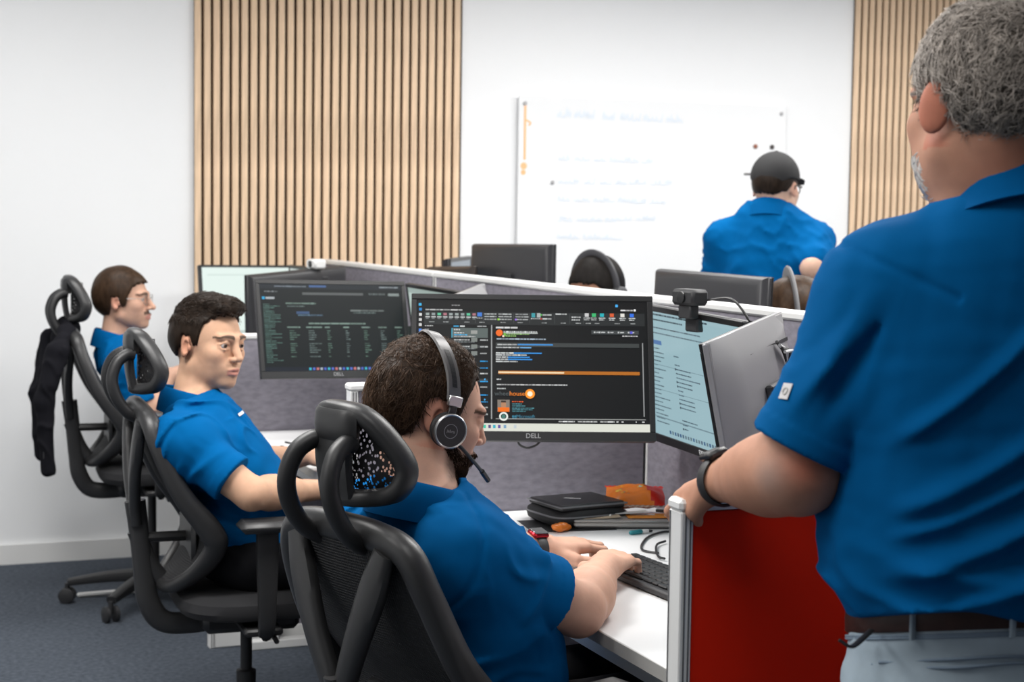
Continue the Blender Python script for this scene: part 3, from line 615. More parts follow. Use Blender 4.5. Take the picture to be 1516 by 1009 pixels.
    for i in range(len(rows)-1):
        for j in range(32): j2 = (j+1) % 32; F.append((i*32+j, i*32+j2, (i+1)*32+j2, (i+1)*32+j))
    F.append(tuple(range(32))[::-1]); F.append(tuple(5*32+j for j in range(32))); a.add(V, F); a.build('seat', M_seat, r)
    a = MB(); a.box((-.13, -.09, .345), (.13, .09, .406), .015); a.box((-.05, -.25, .372), (.05, .25, .392), .006); me_ = a.build('mechanism', M_chairm, r)
    a = MB(); a.sweep([(.02, -.08, .37), (.03, -.2, .365), (.03, -.26, .36)], .007, n=8); a.build('lever', M_chairm, me_)
    for s in (-1, 1):
        a = MB(); a.sweep([(.0, s*.235, .385), (.0, s*.275, .39), (.0, s*.285, .44), (.0, s*.285, .56), (.0, s*.285, .655)], [.02, .022, .024, .028, .03], [.012, .014, .015, .016, .016], n=10, ref=(0, 1, 0), power=3); ar = a.build('armrest_post', M_chairm, r)
        a = MB(); a.box((-.075, s*.285-.045, .655), (.105, s*.285+.045, .685), .013); a.build('armrest_pad', M_chair, r)
    # gas lift, base and castors
    a = MB(); a.lathe([(.027, .10), (.027, .22), (.016, .225), (.016, .35)], 16); a.build('gas_lift', M_chairm, r)
    a = MB(); a.lathe([(.05, .075), (.052, .09), (.048, .125), (.03, .135)], 18)
    for k in range(5):
        an = 2*math.pi*k/5+.35; c, s_ = math.cos(an), math.sin(an)
        a.sweep([(.03*c, .03*s_, .108), (.16*c, .16*s_, .100), (.31*c, .31*s_, .078)], [.030, .026, .020], [.024, .02, .014], n=10, ref=(0, 0, 1), power=3)
    ba = a.build('star_base', M_chairm, r)
    for k in range(5):
        an = 2*math.pi*k/5+.35; c, s_ = math.cos(an), math.sin(an); b2 = an+1.1+k
        a = MB(); Rw = Rz(b2)@Rx(rad(90))
        for d in (-.018, .018): a.lathe([(.022, -.009), (.029, -.006), (.029, .006), (.022, .009)], 18, Rw, np.array([.315*c, .315*s_, .0295])+Rz(b2)@np.array([.0, d, 0]))
        a.sweep([(.315*c, .315*s_, .03), (.315*c, .315*s_, .075)], .009, n=8); a.build('castor', M_blk2, ba)
    return r
ch1 = make_chair('nearest black mesh office chair, headrest behind the headset wearer')
ch2 = copy_tree(ch1); ch2['label'] = 'black mesh office chair of the young man looking sideways'
ch3 = copy_tree(ch1); ch3['label'] = 'black mesh office chair with a dark jacket over its back, by the bare wall'
ch4 = copy_tree(ch1); ch4['label'] = 'black office chair beyond the spine, only its headrest top showing'; ch4['group'] = 'office chairs beyond the spine'
for c, x, y, a in ((ch1, 1.035, 2.735, 19), (ch2, 1.0, 4.42, -2), (ch3, 1.05, 6.22, -3), (ch4, 2.72, 5.02, 170)):
    c.location = (x, y, 0); c.rotation_euler = (0, 0, rad(a))
for ch in ch3.children:
    if ch.name.startswith('star_base'): continue
    if ch.name.startswith('gas_lift'): ch.scale = (1, 1, 1.3); ch.location.z = -.03
    else: ch.location.z = .07
# ---------------------------------------------------------------- smooth solids for bodies and clothes
class Field:
    'signed distance on a rectilinear grid, blended primitives, meshed by surface nets'
    def __init__(s, xs, ys, zs):
        s.ax = [np.asarray(a, np.float32) for a in (xs, ys, zs)]; s.D = np.full([len(a) for a in s.ax], .1, np.float32); s.fr = (np.eye(3), np.zeros(3))
    def frame(s, R=None, t=(0, 0, 0)): s.fr = (np.eye(3) if R is None else np.array(R, float), np.array(t, float)); return s
    def W(s, p): return s.fr[0]@np.array(p, float)+s.fr[1]
    def _win(s, lo, hi): return tuple(slice(max(0, int(np.searchsorted(a, l)-1)), int(np.searchsorted(a, h)+1)) for a, l, h in zip(s.ax, lo, hi))
    def _apply(s, w, d, k, op):
        c = s.D[w]
        if op == 'add':
            if k > 0: h = np.clip(.5+.5*(c-d)/k, 0, 1); s.D[w] = c*(1-h)+d*h-k*h*(1-h)
            else: s.D[w] = np.minimum(c, d)
        elif op == 'sub':
            if k > 0: h = np.clip(.5-.5*(c+d)/k, 0, 1); s.D[w] = c*(1-h)-d*h+k*h*(1-h)
            else: s.D[w] = np.maximum(c, -d)
        elif op == 'cut': s.D[w] = np.maximum(c, d)
    def _grid(s, w, world=True):
        X = s.ax[0][w[0]][:, None, None]; Y = s.ax[1][w[1]][None, :, None]; Z = s.ax[2][w[2]][None, None, :]; return X, Y, Z
    def cone(s, a, b, ra, rb=None, k=.01, op='add', flat=None):
        'capsule with tapering radius; flat=(axis vector, factor) squashes it'
        rb = ra if rb is None else rb; A = s.W(a); B = s.W(b); m = max(ra, rb)+k+.02
        w = s._win(np.minimum(A, B)-m, np.maximum(A, B)+m); X, Y, Z = s._grid(w); d_ = (B-A).astype(np.float32); L2 = float(d_@d_)+1e-12; A = A.astype(np.float32)
        px, py, pz = X-A[0], Y-A[1], Z-A[2]; t = np.clip((px*d_[0]+py*d_[1]+pz*d_[2])/L2, 0, 1)
        qx, qy, qz = px-t*d_[0], py-t*d_[1], pz-t*d_[2]; q2 = qx*qx+qy*qy+qz*qz
        if flat is not None:
            f = s.fr[0]@np.array(flat[0], float); f = (f/np.linalg.norm(f)).astype(np.float32); g = flat[1]; q2 = q2+(g*g-1)*(qx*f[0]+qy*f[1]+qz*f[2])**2
        s._apply(w, np.sqrt(q2)-(ra+t*(rb-ra)), k, op); return s
    def chain(s, pts, rs, k=.01, **kw):
        for i in range(len(pts)-1): s.cone(pts[i], pts[i+1], rs[i], rs[i+1], k, **kw)
        return s
    def ell(s, c, r, k=.01, op='add', R=None):
        M = s.fr[0] if R is None else s.fr[0]@np.array(R); C = s.W(c).astype(np.float32); r = np.array(r, float); m = r.max()+k+.02
        w = s._win(C-m, C+m); X, Y, Z = s._grid(w); px, py, pz = X-C[0], Y-C[1], Z-C[2]; M = M.astype(np.float32); u = 0; v = 0
        for i in range(3):
            l = (px*M[0, i]+py*M[1, i]+pz*M[2, i]); u = u+(l/r[i])**2; v = v+(l/r[i]**2)**2
        u = np.sqrt(u); s._apply(w, (u*(u-1)/np.sqrt(v+1e-9)).astype(np.float32), k, op); return s
    def stack(s, secs, k=.01, op='add', ends=.02):
        'secs: (z, cx, cy, rx, ry, power) cross-sections along the local z axis, smoothly interpolated'
        S = resample(np.array(secs, float), 6, False); zz = S[:, 0]; m = k+.03
        lo = np.min([[c[1]-c[3], c[2]-c[4], c[0]] for c in secs], 0)-m; hi = np.max([[c[1]+c[3], c[2]+c[4], c[0]] for c in secs], 0)+m
        cor = np.array([s.W((x, y, z)) for x in (lo[0], hi[0]) for y in (lo[1], hi[1]) for z in (lo[2], hi[2])]); w = s._win(cor.min(0), cor.max(0))
        X, Y, Z = s._grid(w); M = s.fr[0].astype(np.float32); t = s.fr[1].astype(np.float32); px, py, pz = X-t[0], Y-t[1], Z-t[2]
        lx, ly, lz = [px*M[0, i]+py*M[1, i]+pz*M[2, i] for i in range(3)]
        f = lambda i: np.interp(lz, zz, S[:, i]).astype(np.float32)
        rx, ry, pw = f(3), f(4), f(5); ax = np.abs(lx-f(1))/rx; ay = np.abs(ly-f(2))/ry
        rr = (ax**pw+ay**pw)**(1/pw); d = (rr-1)*np.minimum(rx, ry)
        ez = np.maximum(zz[0]-lz, lz-zz[-1]); d = np.where(ez > 0, np.sqrt(np.maximum(d, 0)**2+ez**2)*1., d); s._apply(w, d.astype(np.float32), k, op); return s
    def cut(s, fn, lo=None, hi=None):
        'intersect with a region given in the local frame (fn<0 inside)'
        w = tuple(slice(None) for _ in range(3)) if lo is None else s._win(lo, hi)
        X, Y, Z = s._grid(w); M = s.fr[0].astype(np.float32); t = s.fr[1].astype(np.float32); px, py, pz = X-t[0], Y-t[1], Z-t[2]
        l = [px*M[0, i]+py*M[1, i]+pz*M[2, i] for i in range(3)]; s._apply(w, fn(*l).astype(np.float32), 0, 'cut'); return s
    def warp(s, fn, band=.03):
        I = np.nonzero(np.abs(s.D) < band); P = np.stack([s.ax[i][I[i]] for i in range(3)], 1); s.D[I] += fn(P).astype(np.float32); return s
    def sleeves(s, arms, r0, r1, wall, k=.05, band=0., warp=None):
        'adds sleeves as hollow tubes ending in a clean cuff; arms: (shoulder, cuff centre)'
        for sh, e in arms:
            d = (e-sh)/np.linalg.norm(e-sh); lo = np.minimum(sh, e)-.2; hi = np.maximum(sh, e)+.2; w = s._win(lo, hi); T = Field(*[a[q] for a, q in zip(s.ax, w)]); T.cone(sh, e+d*.06, r0, r1, .0)
            X, Y, Z = T._grid(tuple(slice(None) for _ in range(3))); pl = ((X-e[0])*d[0]+(Y-e[1])*d[1]+(Z-e[2])*d[2])
            if warp is not None: T.warp(lambda P: warp(P)*smooth01(-((P-e)@d), .025, .10), .03)
            if band: T.D -= np.where(pl > -.028, band, 0).astype(np.float32)
            T.D = np.maximum(T.D, pl.astype(np.float32)); T.cone(e-d*.040, e+d*.10, (r1-wall)*.55, r1-wall+.004, .003, 'sub')
            c = s.D[w]; kk = (k*smooth01(-pl, .03, .12)+.001).astype(np.float32); h = np.clip(.5+.5*(c-T.D)/kk, 0, 1); s.D[w] = c*(1-h)+T.D*h-kk*h*(1-h)
    def mesh(s):
        D = s.D; ins = D < 0; n = ins.shape
        c8 = [ins[i:n[0]-1+i, j:n[1]-1+j, k:n[2]-1+k] for i in (0, 1) for j in (0, 1) for k in (0, 1)]
        an = c8[0].copy(); al = c8[0].copy()
        for c in c8[1:]: an |= c; al &= c
        I = np.nonzero(an & ~al); N = len(I[0]); idx = np.full(an.shape, -1, np.int32); idx[I] = np.arange(N)
        acc = np.zeros((N, 3), np.float64); cnt = np.zeros(N)
        corner = lambda i, j, k: (I[0]+i, I[1]+j, I[2]+k)
        for a in range(3):
            o1, o2 = [q for q in range(3) if q != a]
            for p in (0, 1):
                for q in (0, 1):
                    e0 = [0, 0, 0]; e0[o1] = p; e0[o2] = q; e1 = list(e0); e1[a] = 1
                    d0 = D[corner(*e0)]; d1 = D[corner(*e1)]; mk = (d0 < 0) != (d1 < 0); t = np.where(mk, d0/(d0-d1+1e-20), 0)
                    P = np.stack([s.ax[i][I[i]+e0[i]] for i in range(3)], 1).astype(np.float64); P[:, a] += t*(s.ax[a][I[a]+1]-s.ax[a][I[a]])
                    acc += np.where(mk[:, None], P, 0); cnt += mk
        V = acc/cnt[:, None]; F = []
        for a in range(3):
            o1, o2 = (a+1) % 3, (a+2) % 3
            sl0 = [slice(None)]*3; sl1 = [slice(None)]*3; sl0[a] = slice(0, -1); sl1[a] = slice(1, None); A = ins[tuple(sl0)]; B = ins[tuple(sl1)]
            E = np.array(np.nonzero(A != B)).T; ok = (E[:, o1] > 0) & (E[:, o2] > 0) & (E[:, o1] < n[o1]-1) & (E[:, o2] < n[o2]-1); E = E[ok]; sg = A[tuple(E.T)]
            def at_(d1, d2): e = E.copy(); e[:, o1] -= d1; e[:, o2] -= d2; return idx[tuple(e.T)]
            q = np.stack([at_(1, 1), at_(0, 1), at_(0, 0), at_(1, 0)], 1); q[~sg] = q[~sg][:, ::-1]; F.append(q)
        return V, np.concatenate(F)
def axis(lo, hi, h, fine=()):
    x = lo; out = [x]
    while x < hi:
        st = h
        for a, b, f in fine:
            if x >= a-h and x < b: st = min(st, f)
        x += st; out.append(x)
    return np.array(out)
def normals(V, F):
    n = np.cross(V[F[:, 2]]-V[F[:, 0]], V[F[:, 3]]-V[F[:, 1]]); N = np.zeros_like(V)
    for i in range(4): np.add.at(N, F[:, i], n)
    return N/(np.linalg.norm(N, axis=1)[:, None]+1e-12)
def big_mesh(name, V, F, mats, parent=None, col=None, fm=None):
    me = bpy.data.meshes.new(name); me.vertices.add(len(V)); me.vertices.foreach_set('co', np.ascontiguousarray(V, np.float32).ravel())
    me.loops.add(F.size); me.loops.foreach_set('vertex_index', F.astype(np.int32).ravel()); me.polygons.add(len(F)); k = F.shape[1]
    me.polygons.foreach_set('loop_start', np.arange(0, F.size, k, dtype=np.int32)); me.polygons.foreach_set('use_smooth', np.ones(len(F), bool))
    if fm is not None: me.polygons.foreach_set('material_index', fm.astype(np.int32))
    if col is not None:
        ca = me.color_attributes.new('Col', 'FLOAT_COLOR', 'POINT'); ca.data.foreach_set('color', np.concatenate([col, np.ones((len(V), 1))], 1).astype(np.float32).ravel())
    me.update(calc_edges=True); return link(name, me, parent, mats if isinstance(mats, (list, tuple)) else [mats])
def wob(P, f, seed, st=(1, 1, 1)):
    r = np.random.RandomState(seed); P = P*np.array(st); v = 0
    for i in range(5):
        a = r.normal(size=3); a *= f*(.6+.9*r.rand())/np.linalg.norm(a); b = r.normal(size=3); b *= f*.6/np.linalg.norm(b)
        v = v+np.sin(P@a+r.rand()*6.3+1.4*np.sin(P@b+r.rand()*6.3))
    return v/5
def lerp(a, b, t): return np.array(a)*(1-t)+np.array(b)*t
def smooth01(x, a, b): t = np.clip((x-a)/(np.asarray(b)-a), 0, 1); return t*t*(3-2*t)
# ---------------------------------------------------------------- heads, hands, hair
M_skin = mat('skin', (.6, .35, .25), .56, attr='Col', bump=.10, bscale=420, var=.05, vscale=45, sss=.08, spec=.18)
M_eye = mat('eyeball', (.75, .72, .68), .12, attr='Col')
def hair_mat(name, c, rough=.42, var=.35): return mat(name, c, rough, attr=None, var=var, vscale=90, bump=.3, bscale=380, spec=.13, stretch=(1, 1, .35))
def head(F, R, t, sc=1., jaw=1., nose=1., chin=0., wide=1., ear=1., eyes=True, face=1., jowl=0., earp=(0, 0), flare=.42, closed=False, earcut=True):
    'adds a head to a field; local x is where the face looks, y to its left, z up, origin half way up'
    F.frame(np.array(R)*sc, t)
    S = lambda v: v*sc
    def C(a, b, ra, rb, k=.01, **kw): F.cone(a, b, ra*sc, rb*sc, k*sc, **kw)
    def E(c, r, k=.01, op='add', Rr=None):
        fr = F.fr; F.fr = (np.array(R, float), F.W(c)); F.ell((0, 0, 0), np.array(r)*sc, k*sc, op, Rr); F.fr = fr
    E((-.016, 0, .030), (.097, .076*wide, .086), .01); E((-.03, 0, .01), (.082, .070*wide, .075), .02)
    E((.030, 0, .0), (.060, .063*wide, .085), .02); E((.036, 0, -.050), (.050, .050*wide*jaw, .058), .02)
    for s in (-1, 1):
        C((.0, s*.052*jaw*wide, -.062), (.066, s*.016, -.099-chin), .022, .016, .025)
        C((.080, s*.045, .020), (.091, s*.012, .018), .009, .010, .012)
        E((.060, s*.045*wide, -.024), (.024, .020, .020), .02); E((.042, s*.040*wide*jaw, -.052), (.034, .019, .040), .025)
    if jowl:
        for s in (-1, 1): E((.028, s*.040*wide, -.088), (.046, .024+.006*jowl, .026+.006*jowl), .02)
    E((.076, 0, -.101-chin), (.017, .019, .015), .016); E((.072, 0, -.066), (.028, .030, .026), .02)
    C((.090, 0, .016), (.1045*(1 if nose <= 1 else 1.02), 0, -.022), .0085, .009, .008); C((.103, 0, -.020), (.112*nose**.3, 0, -.034), .0085, .0105*nose, .007)
    for s in (-1, 1):
        E((.100, s*.0125*nose, -.038), (.011, .0078, .0075), .005)
        E((.101, s*.033, -.002), (.016, .0175, .0115), .010, 'sub')
        C((.0865, s*.0185, .0035), (.0885, s*.032, .0072), .0042, .0046, .004); C((.0885, s*.032, .0072), (.079, s*.047, .0015), .0046, .0042, .004)
        C((.0855, s*.020, -.0095), (.0868, s*.033, -.0118), .0038, .0042, .005); C((.0868, s*.033, -.0118), (.079, s*.047, -.0065), .0042, .0038, .005)
    C((.094, -.019, -.0665), (.1015, -.005, -.0635), .0035, .0050, .004); C((.094, .019, -.0665), (.1015, .005, -.0635), .0035, .0050, .004); C((.1015, -.005, -.0635), (.1015, .005, -.0635), .0050, .0050, .004)
    C((.093, -.015, -.075), (.0985, 0, -.0765), .0042, .0062, .004); C((.093, .015, -.075), (.0985, 0, -.0765), .0042, .0062, .004)
    C((.104, -.016, -.0700), (.1045, .016, -.0700), .0018, .0018, .003, op='sub'); C((.098, -.022, -.0705), (.104, -.012, -.0700), .0015, .0018, .003, op='sub'); C((.098, .022, -.0705), (.104, .012, -.0700), .0015, .0018, .003, op='sub')
    for s in (-1, 1):
        Re = Rz(s*flare)@Rx(s*.12)@Ry(-.12)
        E((-.012+earp[0], s*(.079+.012*(flare-.42))*wide, -.010+earp[1]), (.0185*ear, .0085, .031*ear), .006, 'add', Re)
        if earcut: E((-.004+earp[0], s*(.088+.012*(flare-.42))*wide, -.012+earp[1]), (.0105*ear, .008, .017*ear), .004, 'sub', Re); E((.004+earp[0], s*.080*wide, -.014+earp[1]), (.005, .006, .008), .003)
    if closed:
        for s in (-1, 1): E((.0815, s*.0325, -.002), (.0132, .0135, .0120), .004); C((.0935, s*.024, -.0085), (.0925, s*.042, -.0065), .0016, .0014, .002)
    F.frame()
def head_local(V, R, t, sc=1.): return (V-np.array(t))@np.array(R)/sc
def skin_colour(V, base, seed=1, red=.0):
    c = np.array(base[:3])[None]*(1+.05*wob(V, 60, seed)[:, None]); return np.clip(c, 0, 1)
def face_paint(col, L, lips=(.50, .20, .17), brow=None, beard=None, ear_red=.25, browy=.0150, beardamt=.75, brow_h=.0085, moust=None, cheek=.06):
    x, y, z = L.T; front = (x > .06) & (np.abs(y) < .06) & (np.abs(z) < .13)
    a = np.abs(y)
    lp = front & (a < .023) & (z > -.0805-.0*a) & (z < -.0595-.25*a) & (x > .088); m = lp[:, None]*.75; col = col*(1-m)+np.array(lips)*m
    er = smooth01(np.abs(y), .068, .08)*(x > -.05)*(x < .02)*(np.abs(z+.01) < .05); col = col*(1-(er*ear_red)[:, None]*np.array([0, .55, .6]))
    ck = np.exp(-((a-.042)/.02)**2-((z+.03)/.022)**2)*(x > .02); col = col*(1-(ck*cheek)[:, None]*np.array([-.15, .5, .5]))
    if brow is not None:
        tt = np.clip((a-.010)/.044, 0, 1); zc = browy+.0035+.0045*np.sin(tt*2.6)-.003*tt; th = brow_h*np.clip(1.25-(a-.012)/.042*.75, .3, 1.2)
        b = smooth01(-np.abs(z-zc), -th, -th*.45)*(a > .010)*(a < .054)*(x > .05)
        col = col*(1-.9*b[:, None])+np.array(brow)*.9*b[:, None]
    if beard is not None:
        lim = -.052-.45*np.clip(.055-x, 0, .1)*(-1.)*.0; up = np.where(x > .05, -.052, -.052+(.05-x)*.9)   # rises towards the sideburn
        bb = smooth01(-(z-up), 0, .012)*smooth01(x, .004, .030)*smooth01(z, np.where(x > .055, -.136, -.116), np.where(x > .055, -.120, -.100))*(1-lp)*np.maximum(smooth01(x, .0, .018), smooth01(z, -.085, -.07))
        bb = np.maximum(bb, smooth01(-np.abs(z+.0555), -.0055, -.003)*(a < .026)*(x > .085))
        n = .84+.16*wob(L, 900, 5); m = np.clip(bb*beardamt*n, 0, .97)[:, None]; col = col*(1-m)+np.array(beard)*m
    if moust is not None:
        mm = smooth01(-np.abs(z+.054+.10*a), -.0085, -.005)*(a < .030)*(x > .078); m = (mm*.9)[:, None]; col = col*(1-m)+np.array(moust)*m
    return col
def eyeballs(parent, R, t, sc, look=(0, 0), iris=(.10, .045, .02), wide=1.):
    for s in (-1, 1):
        d = Ry(look[1])@Rz(0); g = Rz(look[0])@Ry(look[1]); n = 20; kk = 14; V = []; C = []; Fq = []
        for i in range(kk+1):
            ph = math.pi*i/kk*.999+.0005
            for j in range(n):
                a = 2*math.pi*j/n; p = np.array([math.cos(ph), math.sin(ph)*math.cos(a), math.sin(ph)*math.sin(a)])*.0122; V.append(np.array([.0795, s*.0325, -.002])+g@p)
                an = math.degrees(ph); C.append((.004, .004, .004) if an < 15 else iris if an < 33 else (.40, .36, .34))
        for i in range(kk):
            for j in range(n): j2 = (j+1) % n; Fq.append((i*n+j, (i+1)*n+j, (i+1)*n+j2, i*n+j2))
        V = np.array(V)*sc@np.array(R).T+np.array(t); big_mesh('eyeball', V, np.array(Fq), M_eye, parent, np.array(C))
def hairline(pts):
    P = np.array(pts); return lambda x: np.interp(x, P[:, 0], P[:, 1])
def hair_cap(R, t, sc, grow, line, matl, parent, h=.003, top=0., wide=1., seed=2, amp=.004, freq=70, quiff=0., name='hair', side=.0):
    'hair volume: grown cranium cut along a hairline z=line(x)'
    t = np.array(t); b = .135*sc; Fd = Field(axis(t[0]-b, t[0]+b, h), axis(t[1]-b, t[1]+b, h), axis(t[2]-b*1.05, t[2]+b*1.15, h))
    def E(c, r, k): Fd.frame(np.array(R, float), np.array(R)@(np.array(c)*sc)+t); Fd.ell((0, 0, 0), np.array(r)*sc, k*sc)
    E((-.017, 0, .030+top*.4), (.098+grow, .077*wide+grow-side, .087+grow+top*.6), .01); E((-.032, 0, .008), (.084+grow, .071*wide+grow-side, .078+grow*.5), .02); E((.034, 0, .012), (.057+grow*.8, .063*wide+grow-side, .080+grow*.5), .02)
    if quiff: E((.062, 0, .094), (.042, .050, .022+quiff), .02); E((.02, 0, .105), (.06, .058, .018+quiff*.7), .02)
    Fd.frame(np.array(R, float)*sc, t)
    def reg(x, y, z): x, y, z = x/sc**2, y/sc**2, z/sc**2; return ((line(x)+.004*np.sin(x*310+y*140)+.003*np.sin(y*420)-z)*.7*sc)
    Fd.frame(np.array(R, float), t); Fd.cut(lambda x, y, z: (line(x/sc)+.003*np.sin(x*310+y*140)+.0025*np.sin(y*420+x*90)-z/sc)*.7*sc)
    Fd.warp(lambda P: amp*wob(head_local(P, R, t), freq, seed, (1, 1, .6))+amp*.5*wob(head_local(P, R, t), freq*2.6, seed+1, (1, 1, .5)), .02)
    V, F = Fd.mesh(); o = big_mesh(name, V, F, matl, parent); return o, V, F
def strands(V, F, N, R, t, sc, matl, parent, n=2500, L=(.012, .022), lift=.5, wdt=.0016, seed=3, flow=None, jit=.5, name='hair_strands', keep=None, curl=0., root=.0015):
    r = np.random.RandomState(seed); ci = r.choice(len(V), n*2, replace=True); P = V[ci]; Nn = N[ci]; Lc = head_local(P, R, t, sc)
    if keep is not None: k = keep(Lc); P, Nn, Lc = P[k], Nn[k], Lc[k]
    P, Nn, Lc = P[:n], Nn[:n], Lc[:n]; n = len(P)
    fl = flow(Lc) if flow is not None else np.tile([0, 0, -1.], (n, 1)); fl = fl@np.array(R).T; fl = fl+jit*r.normal(size=(n, 3)); fl -= (fl*Nn).sum(1)[:, None]*Nn; fl /= np.linalg.norm(fl, axis=1)[:, None]+1e-9
    ln = (L[0]+(L[1]-L[0])*r.rand(n))[:, None]; sd = np.cross(fl, Nn); K = 5; VV = []; ph = r.rand(n, 1)*6.3
    for i in range(K):
        q = i/(K-1); c = P-Nn*root+fl*ln*q+Nn*ln*lift*(q-.75*q*q)+sd*np.sin(ph+q*4)*curl*ln; wd = wdt*(1-.85*q)*(.7+.6*((ph/6.3)))
        VV += [c+sd*wd-Nn*.0003, c-sd*wd-Nn*.0003, c+Nn*wd*.6]
    VV = np.stack(VV, 1).reshape(-1, 3); base = np.arange(n)[:, None]*K*3; FF = []
    for i in range(K-1):
        a = base+i*3
        for u, v in ((0, 2), (2, 1)): FF.append(np.concatenate([a+u, a+v, a+3+v, a+3+u], 1))
    o = big_mesh(name, VV, np.concatenate(FF), matl, parent); o['kind'] = 'stuff'; return o
def hand(F, wrist, dirv, up, side, curl=(.35, .4, .45, .5), spread=1., thumb=.5, sc=1., k=.006, tk=None):
    'palm and five fingers; side=+1 when the thumb is to the left of dirv seen with up upward'
    d = np.array(dirv, float); d /= np.linalg.norm(d); u = np.array(up, float); u -= d*(u@d); u /= np.linalg.norm(u); l = np.cross(u, d)*side
    F.frame(np.stack([d, l, u], 1), wrist); q = lambda v: np.array(v)*sc
    kn = [q((.088, .030, .004)), q((.092, .010, .007)), q((.087, -.011, .005)), q((.079, -.030, .0))]
    for i, kp in enumerate(kn):
        F.cone(q((.0, .016-.011*i, 0)), kp, .0165*sc, (.0125, .0125, .012, .011)[i]*sc, .014*sc)
    F.cone(q((.02, .02, -.008)), q((.05, .034, -.010)), .017*sc, .013*sc, .012*sc)
    for i, kp in enumerate(kn):
        L = q([(.044, .027, .021), (.048, .030, .022), (.044, .028, .022), (.035, .021, .019)][i]); rr = np.array([.0098, .0090, .0082, .0070])*sc*(1, 1.02, .97, .88)[i]
        an = (.12, .02, -.07, -.17)[i]*spread; p = kp; ph = -curl[i]*.35; pts = [p]
        for j in range(3):
            ph += curl[i]*(.55, .95, .7)[j]; p = p+L[j]*np.array([math.cos(ph)*math.cos(an), math.cos(ph)*math.sin(an), -math.sin(ph)]); pts.append(p)
        for j in range(3): F.cone(pts[j], pts[j+1], rr[j], rr[j+1], .003*sc)
    tp = [q((.018, .026, -.008)), q((.045, .048+.012*thumb, -.014)), q((.074, .052+.018*thumb, -.018)), q((.098, .046+.012*thumb, -.022))]
    if tk is not None: tp = [q(x) for x in tk]
    F.chain(tp, np.array([.0155, .0122, .0105, .0085])*sc, .006*sc); F.frame()
M_polo = mat('blue_polo_cloth', srgb(0, 88, 146)[:3], .85, bump=.18, bscale=1400, var=.07, vscale=7, spec=.05)
M_polod = mat('blue_polo_collar', srgb(0, 83, 139)[:3], .85, bump=.25, bscale=1600, spec=.05)
M_trs = mat('black_trousers', (.012, .012, .014), .9, bump=.3, bscale=900, spec=.1)
M_shoe = mat('black_shoe', (.02, .02, .02), .6); M_sole = mat('beige_sole', (.55, .48, .36), .6)
def bodyframe(pelvis, chest):
    return None
# ---------------------------------------------------------------- people
def collar(parent, R, t, rx, ry, h=.034, drop=.034, gap=22, flare=.017, m=None, low=.030, name='collar'):
    'turned-down polo collar round the neck, open at the front'
    n = 40; K = []
    for i in range(n+1):
        a = math.radians(gap+(360-2*gap)*i/n); c, s = math.cos(a), math.sin(a); fr = max(0, c)**1.2; pr = []
        for dr, z in [(-.003, -.03), (-.001, h*.6), (.001, h), (.006, h+.003), (.012, h-.002), (.012+flare*.55, h*.2), (.012+flare, -low-drop*fr*.7), (.008+flare, -low-.002-drop*fr*.7), (.006, h*.45)]:
            pr.append(((rx+dr)*c+.012*fr*0, (ry+dr)*s, z-drop*(c+1)*.5))
        K.append(pr)
    mb = MB(); q = len(K[0]); V = [p for r in K for p in r]
    V = np.array(V)@np.array(R).T+np.array(t)
    mb.add(V, [(i*q+j, i*q+(j+1) % q, (i+1)*q+(j+1) % q, (i+1)*q+j) for i in range(n) for j in range(q)]+[tuple(range(q))[::-1], tuple(n*q+j for j in range(q))])
    return mb.build(name, m or M_polod, parent)
def surf(V, N, px, py, tol=5.):
    'front-most surface point of a mesh seen at a pixel of the photograph'
    d = V-np.array([0, 0, CAMH]); Y = d@FW; x = 758+FPX*(d@RT)/Y; y = 504-FPX*(d@UP)/Y; k = np.nonzero((np.abs(x-px) < tol) & (np.abs(y-py) < tol))[0]
    i = k[np.argmin(Y[k])]; return V[i], N[i]
def decal(name, P, Nn, up, w, h, m, parent, thick=.0012, rot=0., lift=.0006):
    z = Nn/np.linalg.norm(Nn); y = np.array(up, float); y -= z*(y@z); y /= np.linalg.norm(y); x = np.cross(y, z)
    if rot: c, s = math.cos(rot), math.sin(rot); x, y = x*c+y*s, y*c-x*s
    o = MB().box((-w/2, -h/2, 0), (w/2, h/2, thick), .0005).build(name, m, parent, False); o.matrix_local = mat4(np.stack([x, y, z], 1), P+z*lift); return o
def arm_skin(F, sh, el, wr, r=(.056, .047, .047, .029), up=(0, 0, 1)):
    sh, el, wr = map(np.array, (sh, el, wr)); F.frame(); F.cone(sh, el, r[0], r[1]-.002, .01)
    F.cone(el, lerp(el, wr, .32), r[1]-.006, r[2], .018); F.cone(lerp(el, wr, .25), lerp(el, wr, .55), r[2]-.001, r[2]-.008, .018); F.cone(lerp(el, wr, .5), wr, r[2]-.009, r[3]-.003, .015)
    F.cone(lerp(el, wr, .8), wr, r[3]*.9, r[3]-.004, .012)
TORSO = [(-.10, .0, 0, .12, .175, 2.2), (.0, .015, 0, .140, .190, 2.3), (.10, .03, 0, .150, .186, 2.4), (.20, .028, 0, .142, .182, 2.4), (.29, .012, 0, .130, .186, 2.4), (.37, -.004, 0, .112, .185, 2.3), (.425, -.016, 0, .088, .150, 2.2), (.465, -.024, 0, .070, .098, 2.1), (.49, -.026, 0, .064, .075, 2.)]
def fold(P, seed, amp=1.5):
    'soft cloth: broad swells and a few sharp-crested creases'
    r = lambda fr, sd, st, w: np.exp(-(wob(P, fr, sd, st)/w)**2)
    return amp*(.0045*wob(P, 24, seed+4, (1, 1, .5))-.0085*r(44, seed+6, (.6, .8, 1.1), .12)*smooth01(wob(P, 13, seed+8), -.15, .45)-.006*r(62, seed+7, (1.1, .8, .6), .13)*smooth01(wob(P, 15, seed+12), -.05, .5)+.0015*wob(P, 110, seed+13))
